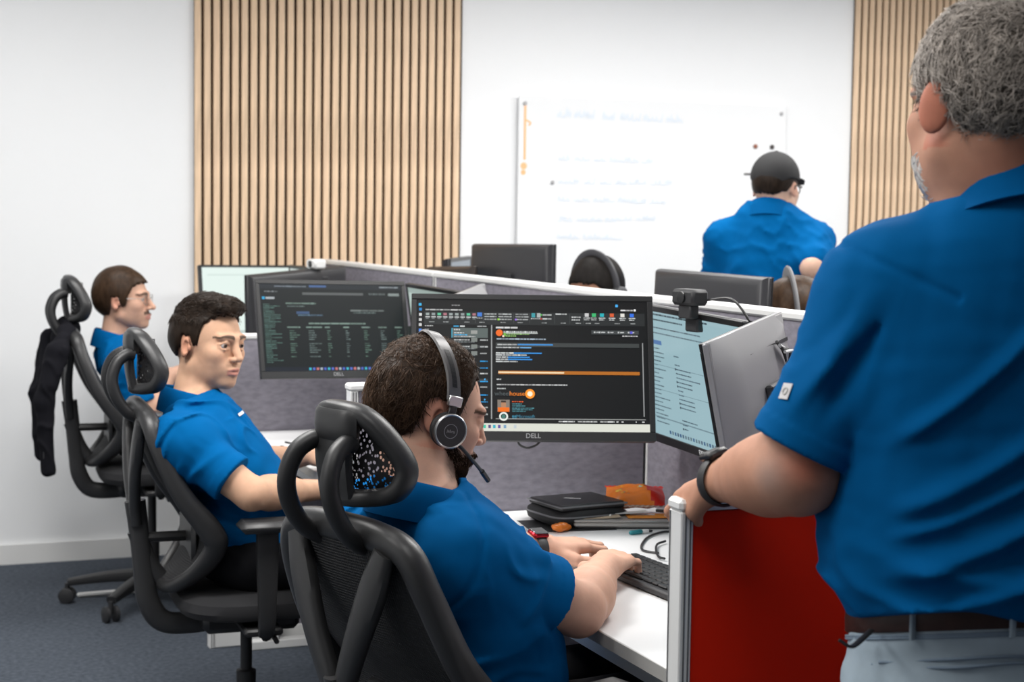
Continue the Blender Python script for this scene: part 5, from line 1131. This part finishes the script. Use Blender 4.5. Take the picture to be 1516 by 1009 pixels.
def ringpts(z, grow, n=48, a0=0, a1=2*math.pi): 
    out = []
    for k in range(n):
        a = a0+(a1-a0)*k/(n-1 if a1-a0 < 6.2 else n); c, s_ = math.cos(a), math.sin(a); e = 2/2.3
        lx_ = -.004+(.150+grow)*math.copysign(abs(c)**e, c); out.append(Sq((lx_, (.190+grow)*math.copysign(abs(s_)**e, s_), z-.25*lx_)))
    return out
a = MB(); a.sweep(ringpts(.947, .004), .003, .018, n=8, closed=True, sub=1, power=4); a.build('belt', M_belt, q)
for z, g in ((.924, .0045), (.921, .0045), (.962, .003)): a = MB(); a.sweep(ringpts(z, g), .0018, .0022, n=6, closed=True, sub=1); tag(a.build('waistband_seam', M_jeand, je), kind='stuff')
for k, (y_, x_) in enumerate([(.165, -1), (.06, -1), (-.06, -1)]):
    p = ringpts(.947, .009, 400); uu = [((np.array(v)-Q0)@Rq) for v in p]; i = min(range(len(p)), key=lambda i: abs(uu[i][1]-y_)+(9 if uu[i][0] > 0 else 0))
    c = p[i]; a = MB(); a.sweep([c+np.array([0, 0, dz]) for dz in (.020, 0, -.028)], .006, .0022, n=8, ref=tuple(Rq@np.array([1, .6, 0])), power=3); a.build('belt_loop', M_jean, je)
Nj = normals(Vj, Qj)
def on_jeans(y, z):
    u = (Vj-Q0)@Rq; k = np.nonzero((np.abs(u[:, 1]-y) < .012) & (np.abs(u[:, 2]-z) < .014) & (u[:, 0] < 0))[0]; return Vj[k].mean(0)+Nj[k].mean(0)*.002 if len(k) else None
for path in ([(.185, .905), (.13, .925), (.05, .932), (-.05, .930), (-.15, .922)], [(.188, .900), (.13, .9175), (.05, .9245), (-.05, .9225), (-.15, .914)], [(.19, .84), (.192, .80), (.19, .74), (.185, .68)]):
    pts = [p for p in (on_jeans(*v) for v in path) if p is not None]; a = MB(); a.sweep(pts, .0022, n=6); tag(a.build('jeans_seam', M_jeand, je), kind='stuff')
a = MB(); a.sweep([at(1290, 932, 2.12), at(1268, 952, 2.08), at(1258, 956, 2.07), at(1242, 946, 2.07)], [.0045, .005, .004, .002], .0022, n=8); a.build('belt_end', M_blk, q)
for s_ in (-1, 1):
    c = Sq((0, s_*.12, 0)); a = MB(); a.sweep([c+Rq@np.array(p) for p in [(-.10, 0, .05), (0, 0, .06), (.09, 0, .05), (.18, 0, .035)]], [.036, .045, .05, .035], [.045, .055, .045, .03], n=12, power=2.6); so = a.build('shoe', M_shoe, q)
    a = MB(); a.box((-.14, -.048, 0), (.21, .048, .022), .01, R=Rq, t=c); a.build('shoe_sole', M_blk, so)
# hair and beard
M_hairq = hair_mat('grey_hair', (.15, .128, .108), .5); M_hairq2 = hair_mat('light_grey_strands', (.42, .375, .335), .42); M_hairq3 = hair_mat('dark_grey_strands', (.075, .062, .052), .45)
hlq = hairline([(-.14, -.088), (-.09, -.094), (-.055, -.085), (-.044, -.05), (-.034, -.005), (-.026, .022), (.004, .026), (.010, -.020), (.028, -.02), (.036, .02), (.056, .052), (.075, .07), (.12, .09)])
o, Vh, Fh = hair_cap(hqR, hqT, hs, .007, hlq, M_hairq, q, .003, top=.004, seed=25, amp=.0022, freq=90, wide=1.04); Nh = normals(Vh, Fh)
flq = lambda L: np.stack([-.35-L[:, 0]*3, L[:, 1]*3+.5, np.where(L[:, 2] > .08, -.1, -.75)], 1)
kq = lambda L: L[:, 2] > hlq(L[:, 0])+.004
strands(Vh, Fh, Nh, hqR, hqT, hs, M_hairq2, o, 7000, (.012, .026), .5, .0009, 31, flq, .55, keep=kq, curl=.08); strands(Vh, Fh, Nh, hqR, hqT, hs, M_hairq3, o, 4500, (.010, .020), .4, .0010, 32, flq, .55, keep=kq, curl=.08)
Lb = head_local(Vq, hqR, hqT, hs); bm = (np.abs(Lb) < .15).all(1) & (Lb[:, 0] > .03) & (Lb[:, 2] < -.06) & (Lb[:, 2] > -.128) & (np.abs(Lb[:, 1]) < .08); Vb = Vq[bm]; Nb = Vb-(hqT+hqR@np.array([.02, 0, -.05])); Nb /= np.linalg.norm(Nb, axis=1)[:, None]
strands(Vb, None, Nb, hqR, hqT, hs, mat('white_beard', (.62, .60, .57), .5), q, 2600, (.012, .022), .6, .0012, 33, None, .4, name='beard')
eyeballs(q, hqR, hqT, hs, (0, 0))
# black band watch on his wrist
dv = (wrL-elL)/np.linalg.norm(wrL-elL); upv = np.array([-.3, -.5, 1.]); upv -= dv*(upv@dv); upv /= np.linalg.norm(upv); Rw = np.stack([dv, np.cross(upv, dv), upv], 1); wc_ = wrL-dv*.002
wt = empty('wristwatch', wc_, 0, 'black band watch on the wrist of the grey-haired man', 'watch'); wt.matrix_world = mat4(Rw, wc_)
a = MB(); a.sweep([(0, .038*math.cos(t), .036*math.sin(t)) for t in np.linspace(0, 2*math.pi, 17)[:-1]], .0025, .010, n=8, closed=True, ref=(1, 0, 0), sub=2); a.build('strap', M_blk2, wt)
MB().box((-.019, -.016, .034), (.019, .016, .046), .004).build('case', M_blk, wt)
# ---------------------------------------------------------------- people beyond the spine, coarser
def simple_person(label, hT, hR, hsc, neck, psi, shw, skin, pel_z, hk={}, facek={}, arms=None, build=1., h=.006):
    hT = np.array(hT); neck = np.array(neck); R = Rz(rad(psi)); S = lambda v: neck+R@np.array(v)
    aL, aR = arms if arms else ((S((.02, shw+.05, -.36)), S((.22, shw-.02, -.42))), (S((.02, -shw-.05, -.36)), S((.22, -shw+.02, -.42))))
    pts = np.array([hT+.17, hT-.17, S((.2, .3, -.55)), S((-.2, -.3, -.55)), S((.2, -.3, 0)), S((-.2, .3, 0)), *aL, *aR]); lo = pts.min(0)-.08; hi = pts.max(0)+.08
    F = Field(*[axis(lo[a], hi[a], .012, [(hT[a]-.15, hT[a]+.15, h)]) for a in range(3)])
    F.cone(S((-.01, 0, -.04)), hT+hR@np.array([-.03, 0, -.045])*hsc, .062, .058, .02); F.cone(S((0, 0, -.5)), S((0, 0, -.1)), .12, .10, .03)
    for sg, (e, wv) in ((1, aL), (-1, aR)): s_ = S((-.01, sg*shw, -.115)); F.cone(S((0, 0, -.12)), s_, .07, .06, .03); F.cone(s_, e, .055, .046, .01); F.cone(e, wv, .045, .03, .01); F.ell(wv+(wv-e)/np.linalg.norm(wv-e)*.07, (.07, .035, .03), .03)
    head(F, hR, hT, hsc, **hk); V, Q = F.mesh(); L = head_local(V, hR, hT, hsc); col = skin_colour(V, skin, 3); col = np.where((np.abs(L) < .17).all(1)[:, None], face_paint(col, L, **facek), col)
    b = big_mesh('person', V, Q, M_skin, None, col); tag(b, label, 'person')
    G = Field(*[axis(lo[a], hi[a], .010) for a in range(3)]); G.fr = (R, neck)
    G.stack([(-.62, .01, 0, .13*build, shw*.98, 2.2), (-.45, .02, 0, .14*build, shw*1.0, 2.3), (-.25, .0, 0, .128*build, shw*1.02, 2.4), (-.15, -.008, 0, .115*build, shw*.98, 2.3), (-.07, -.016, 0, .088*build, shw*.66, 2.1), (-.015, -.02, 0, .074, .098, 2.), (.02, -.02, 0, .066, .075, 2.)], .01); G.frame()
    for sg, (e, wv) in ((1, aL), (-1, aR)): s_ = S((-.01, sg*shw, -.115)); G.cone(S((-.02, sg*.03, -.06)), s_, .066, .062, .07); G.cone(s_, lerp(s_, e, .76), .066, .068, .05)
    G.warp(lambda P: fold(P, int(psi) % 97, 1.2), .03); G.cone(S((-.02, 0, 0)), S((-.01, 0, .12)), .064, .07, .004, 'sub'); V, Q = G.mesh(); big_mesh('polo_shirt', V, Q, M_polo, b)
    collar(b, R@Ry(.2), S((-.018, 0, -.005)), .066, .070); return b
# man in a black cap at the whiteboard
hcR = Rz(rad(36))@Ry(rad(4)); hcT = at(1149, 276, 6.3)
sc_n = at(1141, 309, 6.3)
cpm = simple_person('man in a black cap and blue polo standing at the whiteboard', hcT, hcR, 1.0, sc_n, 50, .170, (.62, .40, .30), 1., arms=((at(1062, 420, 6.45), at(1075, 470, 6.6)), (at(1203, 395, 6.12), at(1212, 455, 6.2))), build=1.1, h=.005)
capR = hcR; M_cap = mat('black_cap_cloth', (.016, .016, .017), .85, bump=.3, bscale=800)
t = hcT; b_ = .15; Fd = Field(axis(t[0]-b_, t[0]+.17, .004), axis(t[1]-b_, t[1]+.17, .004), axis(t[2]-.06, t[2]+.15, .004)); Fd.fr = (hcR, t+hcR@np.array([-.014, 0, .034])); Fd.ell((0, 0, 0), (.108, .090, .098), .01); Fd.fr = (hcR@Ry(.05), t); Fd.cut(lambda x, y, z: .026-z+0*x+0*y-.02*np.exp(-((x+.10)/.03)**2))
V, Q = Fd.mesh(); cp = big_mesh('cap', V, Q, M_cap, cpm)
a = MB(); a.sweep([(.08, 0, .040), (.12, 0, .036), (.165, 0, .024)], [.066, .064, .045], [.004, .004, .003], n=12, ref=(0, 0, 1), power=3); o = a.build('cap_peak', M_cap, cp); o.matrix_local = mat4(hcR, t)
a = MB(); a.lathe([(.008, 0), (.008, .004), (.004, .006)], 12); o = a.build('cap_button', M_cap, cp); o.matrix_local = mat4(hcR, t+hcR@np.array([-.014, 0, .129]))
hair_cap(hcR, hcT, 1., .003, hairline([(-.14, -.03), (-.09, -.034), (-.05, -.02), (-.034, .0), (-.026, .015), (.004, .018), (.012, -.012), (.03, -.01), (.04, .03), (.12, .05)]), M_hair2, cpm, .005, seed=3, amp=.001)
gl = empty('glasses', hcT, 0, 'dark glasses worn by the man in the black cap', 'glasses'); gl.matrix_world = mat4(hcR, hcT)
for s in (-1, 1):
    a = MB(); a.sweep([(.104-.010*abs(math.cos(t_)), s*.034+.024*math.cos(t_), -.004+.019*math.sin(t_)) for t_ in np.linspace(0, 2*math.pi, 17)[:-1]], .0022, n=6, closed=True, ref=(1, 0, 0), sub=2); a.build('rim', M_blk, gl)
    a = MB(); a.sweep([(.096, s*.058, .004), (.06, s*.078, .006), (-.01, s*.084, .005), (-.02, s*.084, -.012)], .0024, n=6); a.build('temple', M_blk, gl)
T = Field(axis(sc_n[0]-.3, sc_n[0]+.35, .014), axis(sc_n[1]-.3, sc_n[1]+.35, .014), axis(.02, 1.1, .014)); Rc_ = Rz(rad(52)); T.fr = (Rc_, np.array([sc_n[0], sc_n[1], 0])); T.ell((0, 0, .92), (.14, .18, .14), .02)
for s in (-1, 1): T.cone((0, s*.09, .86), (.01, s*.10, .48), .092, .066, .04); T.cone((.01, s*.10, .48), (0, s*.11, .08), .066, .052, .02)
V, Q = T.mesh(); big_mesh('trousers', V, Q, M_trs, cpm)
for s in (-1, 1):
    c = np.array([sc_n[0], sc_n[1], 0])+Rc_@np.array([0, s*.11, 0]); a = MB(); a.sweep([c+Rc_@np.array(p) for p in [(-.09, 0, .04), (0, 0, .05), (.09, 0, .04), (.17, 0, .03)]], [.035, .042, .045, .032], [.04, .05, .04, .028], n=10, power=2.6); a.build('shoe', M_shoe, cpm)
# man looking down behind the spine, and the nearest brown head
hnR = Rz(rad(-152))@Ry(rad(15)); hnT = at(881, 432, 5.65)
n2 = hnT+np.array([.06, .01, -.17])
pn = simple_person('dark-haired man with a headset bent behind the spine screen', hnT, hnR, 1.0, n2, -150, .18, (.30, .155, .10), .6)
hn_line = hairline([(-.14, -.06), (-.09, -.06), (-.05, -.05), (-.034, -.02), (-.026, .015), (.004, .018), (.012, -.012), (.03, -.01), (.042, .03), (.06, .048), (.08, .056), (.12, .07)])
M_hair4 = hair_mat('black_hair', (.010, .008, .007), .6); hair_cap(hnR, hnT, 1., .006, hn_line, M_hair4, pn, .005, seed=6, amp=.001, top=.003)
eyeballs(pn, hnR, hnT, 1., (0, .4))
def over_ear_headset(R, T, sc, label, m, band_w=.014):
    r = empty('headset', T, 0, label, 'headset'); r.matrix_world = mat4(R*sc, T); a = MB(); a.sweep([(-.002-.015*math.sin(t), .092*math.cos(t), .012+.121*math.sin(t)) for t in np.linspace(0, math.pi, 13)], band_w, .006, n=10, ref=(1, 0, 0), power=3); a.build('headband', m, r)
    for s in (-1, 1):
        Rc = Rx(-s*rad(90)); a = MB(); a.lathe([(.030, 0), (.036, .004), (.036, .014), (.030, .018)], 24, Rc, (-.004, s*.082, -.012)); ec = a.build('ear_cushion', M_blk2, r)
        a = MB(); a.lathe([(.034, .014), (.034, .028), (.026, .034)], 24, Rc, (-.004, s*.082, -.012)); a.build('ear_cup', m, r)
    return r
M_hsg = mat('dark_grey_headset', (.06, .06, .065), .45); M_hsl = mat('grey_headset', (.16, .16, .165), .5)
over_ear_headset(hnR, hnT, 1., 'dark grey headset on the man bent behind the spine screen', M_hsg)
hoR = Rz(rad(160))@Ry(rad(12)); hoT = at(1172, 475, 4.75); n3 = hoT+np.array([.08, 0, -.15])
po = simple_person('brown-haired man with a grey headset, only the top of the head showing', hoT, hoR, 1.0, n3, -175, .18, (.55, .33, .24), .6)
hair_cap(hoR, hoT, 1., .008, hl3, M_hair3, po, .005, seed=16, amp=.002, top=.004)
over_ear_headset(hoR, hoT, 1., 'grey headset with a wide band on the bent brown head', M_hsl, .026)
for o, sx in ((pn, n2), (po, n3)):
    T = Field(axis(sx[0]-.6, sx[0]+.3, .016), axis(sx[1]-.3, sx[1]+.3, .016), axis(.03, .75, .016)); T.ell((sx[0]+.03, sx[1], .56), (.15, .19, .11), .02)
    for s in (-1, 1): T.cone((sx[0], sx[1]+s*.09, .55), (sx[0]-.42, sx[1]+s*.10, .56), .09, .065, .03); T.cone((sx[0]-.42, sx[1]+s*.10, .56), (sx[0]-.40, sx[1]+s*.10, .08), .065, .05, .02)
    V, Q = T.mesh(); big_mesh('trousers', V, Q, M_trs, o)
# ---------------------------------------------------------------- things on the desks
DZ = .7302
# laptop bag
M_bag = mat('black_nylon', (.014, .014, .015), .6, bump=.5, bscale=700); M_lid = mat('black_leatherette', (.022, .022, .023), .38, bump=.3, bscale=900); M_piping = mat('grey_piping', (.20, .20, .21), .4)
bg = empty('laptop_bag', (1.640, 3.66, DZ), rad(8), 'black laptop bag lying on the white desk beneath the mail monitor', 'bag')
a = MB(); V = []; F_ = []; n = 40
for hw, hd, z in [(.118, .098, .0), (.130, .110, .008), (.134, .114, .024), (.130, .110, .038), (.118, .100, .046)]:
    for j in range(n): an = 2*math.pi*j/n; c, s_ = math.cos(an), math.sin(an); e = 2/5.; V.append((hw*math.copysign(abs(c)**e, c), hd*math.copysign(abs(s_)**e, s_), z+.003*math.sin(an*3)))
F_ = [(i*n+j, i*n+(j+1) % n, (i+1)*n+(j+1) % n, (i+1)*n+j) for i in range(4) for j in range(n)]+[tuple(range(n))[::-1], tuple(4*n+j for j in range(n))]
a.add(V, F_); a.build('body', M_bag, bg)
a = MB(); V = [(p[0]*.93, p[1]*.93, z) for z in (.0465, .066) for p in [(-.120, -.104), (.120, -.104), (.120, .104), (-.120, .104)]]
a.box((-.114, -.096, .0455), (.114, .096, .066), .006); ld = a.build('lid', M_lid, bg, False)
a = MB(); a.sweep([(-.116, -.098, .060), (.116, -.098, .060), (.116, .098, .060), (-.116, .098, .060)], .003, n=6, closed=True, sub=1); a.build('piping', M_piping, ld)
a = MB(); a.sweep([(.132*math.copysign(abs(math.cos(t))**.4, math.cos(t)), .112*math.copysign(abs(math.sin(t))**.4, math.sin(t)), .030) for t in np.linspace(0, 2*math.pi, 41)[:-1]], .0025, .003, n=6, closed=True, sub=1); a.build('zip', M_piping, bg)
a = MB(); a.box((.010, -.1215, .002), (.020, -.1165, .034), .002, R=Rz(.1), t=(.02, 0, 0)); a.build('zip_pull', M_silver, bg)
MB().box((-.026, -.005, .0655), (.026, .005, .0668), .0004, R=Rz(rad(-38)), t=(-.01, .01, 0)).build('badge', mat('pale_print', (.45, .45, .46), .5), ld, False)
for o in [bg]: o.scale = (.80, .80, .80)
fd = empty('folder', (1.575, 3.62, DZ-.0001), rad(-8), 'thin black folder under the edge of the laptop bag', 'folder'); MB().box((-.085, -.085, 0), (.12, .07, .0005+.0), .0).build('back_cover', M_lid, fd, False)
bg.location.z = DZ+.0008
# snack packet
M_crisp = mat('orange_foil', (.80, .20, .012), .28, spec=.6, bump=.6, bscale=60); M_crispr = mat('red_foil', (.58, .02, .01), .28, spec=.6, bump=.6, bscale=60); M_yel = mat('yellow_print', (.85, .55, .06), .4); M_foil = mat('silver_foil', (.55, .53, .50), .3, .5)
R_ = Rz(rad(-22))@Rx(rad(16)); pk = empty('snack_packet', (1.800, 3.585, DZ+.058), 0, 'puffed orange and red snack packet beside the black laptop bag', 'packet'); pk.matrix_world = mat4(R_*.74, (1.795, 3.655, DZ+.052))
nu, nv = 17, 13; V = []; F_ = []; mi = []
def puff(u, v): return max(0, (1-abs(u)**3.2))*max(0, (1-abs(v)**3))*.030*(1+.16*math.sin(5*u+3*v)+.10*math.sin(9*v-4*u))
for sg in (1, -1):
    for j in range(nv):
        for i in range(nu): u = i/(nu-1)*2-1; v = j/(nv-1)*2-1; V.append((u*.098*(1-.05*abs(v)), v*.068*(1-.04*math.cos(3*u)), sg*(puff(u, v)+.0006)))
a = MB()
for s_ in (0, 1):
    for j in range(nv-1):
        for i in range(nu-1):
            b = s_*nu*nv; f = (b+j*nu+i, b+j*nu+i+1, b+(j+1)*nu+i+1, b+(j+1)*nu+i); f = f if s_ == 0 else f[::-1]; a.f.append(f); a.m.append(1 if i+.35*j > 12.2 else 0); a.c.append(None)
a.v = V; pb_ = a.build('pouch', [M_crisp, M_crispr], pk)
for k, v0 in enumerate((-1, 1)):
    a = MB()
    for i in range(24): x = -.098+i*.196/23; a.v += [(x, v0*.066, .0015*(-1)**i), (x, v0*.080, .0015*(-1)**i)]
    a.f = [(2*i, 2*i+2, 2*i+3, 2*i+1) for i in range(23)]; a.m = [0]*23; a.c = [None]*23; a.build('crimped_seal', M_foil if k == 0 else M_crispr, pk, False)
a = MB(); rr = random.Random(4)
for k in range(16):
    u, v = rr.uniform(-.7, .35), rr.uniform(-.5, .6); z = puff(u, v)+.0012; x, y = u*.098, v*.068; r = rr.uniform(.003, .009)
    a.add([(x+r*math.cos(t)*rr.uniform(.5, 1.2), y+r*.6*math.sin(t), puff((x+r*math.cos(t))/.098, (y+r*.6*math.sin(t))/.068)+.0012) for t in np.linspace(0, 6.28, 9)[:-1]], [tuple(range(8))], k % 3 == 2)
tag(a.build('packet_print', [M_yel, M_foil], pb_, False), kind='stuff')
# flat tray of papers
tr = empty('laptop', (1.745, 3.555, DZ), rad(-18), 'flat silver laptop lying under papers beside the snack packet', 'laptop')
MB().box((-.15, -.05, .004), (.15, .035, .016), .004).build('base', mat('silver_grey', (.45, .43, .41), .35, .5), tr); MB().box((-.15, -.05, .0162), (.15, .035, .021), .003).build('lid', mat('silver_lid', (.50, .48, .46), .35, .5), tr)
MB().box((-.14, -.045, 0), (.14, .03, .005), .001).build('rubber_foot', M_blk2, tr)
M_org = mat('orange_paper', (.85, .30, .03), .5); M_bei = mat('beige_card', (.62, .48, .34), .6); M_wp = mat('white_paper', (.78, .76, .73), .6)
def sheet(x, y, z, w, d, rz, m, label, bits=()):
    o = empty('paper_sheet', (x, y, z), rad(rz), label, 'paper', 'papers on the silver laptop'); a = MB(); V = []; nx = 7
    for j in range(2):
        for i in range(nx): u = i/(nx-1); V.append(((u-.5)*w, (j-.5)*d, .0006+.004*(u**3)))
    a.add(V+[(p[0], p[1], p[2]-.0005) for p in V], [(i, i+1, nx+i+1, nx+i) for i in range(nx-1)]+[(2*nx+i, 3*nx+i, 3*nx+i+1, 2*nx+i+1) for i in range(nx-1)]); s = a.build('sheet', m, o, False)
    if bits:
        a = MB()
        for x0, y0, x1, y1 in bits: zz = lambda xx: .0009+.004*((xx/w+.5)**3); a.add([(x0, y0, zz(x0)), (x1, y0, zz(x1)), (x1, y1, zz(x1)), (x0, y1, zz(x0))], [(0, 1, 2, 3)])
        tag(a.build('sheet_print', M_wp, s, False), kind='stuff')
sheet(1.665, 3.575, DZ+.0215, .09, .05, -14, M_bei, 'small beige card on the silver laptop next to the bag zip')
sheet(1.795, 3.542, DZ+.0222, .14, .06, -18, M_org, 'orange flyer with white print in front of the snack packet', [(-.06, .008, .0, .024), (.02, -.012, .05, .0)])
sheet(1.745, 3.578, DZ+.0268, .08, .03, -14, M_wp, 'white folded sheet between the orange flyer and the snack packet')
def pen(x, y, z, rz, m, label):
    o = empty('pen', (x, y, z), rad(rz), label, 'pen', 'pens by the papers'); a = MB(); a.lathe([(.0015, -.07), (.004, -.055), (.0042, .05), (.0038, .065)], 10, Ry(math.pi/2), (0, 0, .0045)); a.build('barrel', m, o); a = MB(); a.box((.02, -.001, .008), (.06, .001, .0095)); a.build('clip', M_silver, o)
pen(1.855, 3.52, DZ+.028, 140, M_blk, 'dark pen lying on the papers by the snack packet')
# small things
o = MB().box((-.018, -.006, 0), (.018, .006, .010), .003); t_ = empty('memory_stick', (1.70, 3.455, DZ), rad(10), 'small teal and white memory stick on the desk before the papers', 'memory stick'); o.build('cap_end', mat('teal_plastic', (.02, .24, .28), .4), t_); MB().box((.018, -.005, .001), (.036, .005, .009), .002).build('body', M_white, t_); MB().box((.037, -.004, .002), (.046, .004, .007), .001).build('plug', M_blk, t_)
wr_ = empty('wrapper', (1.545, 3.535, DZ), .3, 'crumpled orange wrapper on the desk beside the red smartwatch', 'wrapper'); V, Q = (lambda Fd: Fd.ell((0, 0, .012), (.024, .014, .011), .01).ell((.018, .004, .008), (.014, .010, .008), .004).warp(lambda P: .004*wob(P, 230, 5), .02).mesh())(Field(axis(-.05, .05, .0025), axis(-.04, .04, .0025), axis(-.005, .04, .0025))); V[:, 2] = np.maximum(V[:, 2], .0003); big_mesh('film', V, Q, M_crisp, wr_)
# keyboard: frame and single keys
kb = empty('keyboard', (1.515, 2.955, DZ), rad(90), 'black keyboard under the typing hands on the white desk', 'keyboard'); KW, KD = .44, .135
kb.rotation_euler = (0, 0, rad(-90+4)); MB().box((-KW/2, -KD/2, .002), (KW/2, KD/2, .016), .004).build('case', M_blk2, kb)
M_key = mat('black_key', (.014, .014, .015), .5); key_me = {}
rows = [(.052, [1]*15+[1]*3), (.031, [1]*13+[2]+[1]*3), (.012, [1.5]+[1]*12+[1.5]+[1]*3), (-.007, [1.75]+[1]*11+[2.25]+[1]*3), (-.026, [2.25]+[1]*10+[2.75]+[1]*3), (-.046, [1.5, 1, 1.5, 5.5, 1.5, 1, 1.5, 1.5, 1, 1, 1])]
for y, ws in rows:
    x = -KW/2+.010; unit = (KW-.02)/sum(ws)
    for w_ in ws:
        ky = round(w_*unit, 4)
        if ky not in key_me: o = MB().box((-(ky-.003)/2, -.008, .0161), ((ky-.003)/2, .008, .0215), .002).build('key', M_key, kb, False); key_me[ky] = o.data
        else: o = link('key', key_me[ky], kb)
        o.location = (x+w_*unit/2, y, 0); x += w_*unit
a = MB(); P0 = np.array(kb.location); q = [at(975, 818, 3.47), at(950, 812, 3.52), at(958, 795, 3.60), at(985, 786, 3.66), at(1010, 790, 3.66), at(1030, 800, 3.62)]
pts = []
for p in q: d = p-np.array([0, 0, CAMH]); t = (DZ+.0035-CAMH)/d[2]; pts.append(np.array([0, 0, CAMH])+d*t)
co = empty('cable', pts[0], 0, 'thin black cable looping on the desk behind the keyboard', 'cable'); a.sweep([p-pts[0] for p in pts], .0027, n=6); a.build('cord', M_blk, co)
a = MB(); q2 = [at(985, 800, 3.6), at(972, 806, 3.55), at(974, 822, 3.5), at(984, 826, 3.5)]; p2_ = []
for p in q2: d = p-np.array([0, 0, CAMH]); t = (DZ+.006-CAMH)/d[2]; p2_.append(np.array([0, 0, CAMH])+d*t-pts[0])
a.sweep(p2_, .0027, n=6); a.build('cord', M_blk, co)
# mouse and mat
ms = empty('computer_mouse', (1.375, 3.235, DZ), rad(20), 'pale grey mouse on the desk below the typing hands', 'mouse')
Fd = Field(axis(-.08, .08, .003), axis(-.05, .05, .003), axis(-.01, .06, .003)); Fd.ell((0, 0, .006), (.055, .031, .030), .01); Fd.cut(lambda x, y, z: .0005-z+0*x+0*y); V, Q = Fd.mesh(); big_mesh('shell', V, Q, mat('pale_grey_plastic', (.62, .62, .63), .35), ms); MB().box((.018, -.004, .030), (.034, .004, .037), .002).build('wheel', M_dkgrey, ms)
# black hub with cables on the next desk
hb_ = empty('speakerphone', (1.50, 5.05, DZ), 0, 'round black speakerphone with cables on the young man\'s desk', 'speakerphone'); a = MB(); a.lathe([(.055, 0), (.06, .01), (.056, .035), (.04, .05), (.02, .055)], 28); a.build('body', M_blk2, hb_)
for k, pts_ in enumerate([[(-.05, 0, .008), (-.10, -.02, .003), (-.16, .03, .003), (-.20, .14, .003)], [(-.05, -.03, .008), (-.12, -.08, .003), (-.20, -.07, .003), (-.245, -.02, .003)], [(-.03, .05, .012), (-.06, .12, .04), (-.02, .2, .08), (.1, .3, .004)], [(-.05, -.05, .006), (-.02, -.22, .003), (-.14, -.36, .003), (-.10, -.5, .003)]]): a = MB(); a.sweep(pts_, .003, n=6); a.build('cable', M_blk, hb_)
a = MB(); a.lathe([(.006, 0), (.009, .01), (.006, .02)], 10, Ry(math.pi/2), (-.262, -.02, .007)); a.build('plug', M_blk, hb_)
# cable hanging below the mail monitor
a = MB(); q = [at(765, 648, 3.86), at(770, 658, 3.87), at(782, 662, 3.88), at(795, 657, 3.88), at(802, 648, 3.87)]; inv = monA.matrix_world.inverted(); a.sweep([np.array(inv@Vector(p)) for p in q], .0028, n=6); a.build('cable', M_blk, monA)
# jacket over the back of the last chair
M_jk = mat('dark_jacket_cloth', (.010, .010, .013), .95, bump=.4, bscale=600, spec=.1)
J = np.array([1.05, 6.22, .07]); Rj = Rz(rad(-3)); W_ = lambda v: J+Rj@np.array(v)
Fd = Field(axis(.55, .98, .005), axis(5.95, 6.50, .006), axis(.50, 1.13, .006)); 
for s in (-1, 1):
    Fd.chain([W_((-.30, s*.015, .955)), W_((-.315, s*.11, .955)), W_((-.34, s*.19, .90)), W_((-.375, s*.215, .78))], [.026, .028, .028, .028], .02)
    Fd.chain([W_((-.36, s*.20, .90)), W_((-.395, s*.20, .72)), W_((-.385, s*.195, .475))], [.028, .030, .024], .02)
Fd.chain([W_((-.365, .12, .93)), W_((-.385, .10, .75)), W_((-.37, .08, .55))], [.020, .020, .018], .015)
Fd.cone(W_((-.30, 0, .965)), W_((-.32, 0, .92)), .045, .042, .03)
Fd.warp(lambda P: .004*wob(P, 40, 4, (1, 1, .5))-.006*np.exp(-(wob(P, 50, 6, (1, 1, .5))/.16)**2), .03); V, Q = Fd.mesh(); jk = big_mesh('jacket', V, Q, M_jk); tag(jk, 'dark jacket hung over the back of the chair by the bare wall', 'jacket')
a = MB(); a.sweep([W_((-.398, .2, .72)), W_((-.396, .21, .50))], .002, n=6, sub=2); a.sweep([W_((-.40, -.225, .80)), W_((-.40, -.215, .52))], .002, n=6, sub=2); tag(a.build('jacket_seam', M_dkgrey, jk), kind='stuff')
# black bin beneath the far desk
bn = empty('waste_bin', (1.36, 6.55, 0), 0, 'black bin with a crinkled liner under the far desk', 'bin'); a = MB(); a.lathe([(.10, 0), (.12, .30), (.116, .30), (.097, .01)], 20); a.build('shell', M_blk2, bn)
Fd = Field(axis(-.16, .16, .007), axis(-.16, .16, .007), axis(.2, .38, .007)); Fd.stack([(.24, 0, 0, .122, .122, 2), (.30, 0, 0, .128, .128, 2), (.33, 0, 0, .12, .12, 2)], .01); Fd.warp(lambda P: .008*wob(P, 90, 3), .03); V, Q = Fd.mesh(); big_mesh('liner', V, Q, mat('grey_liner', (.06, .06, .065), .3), bn)
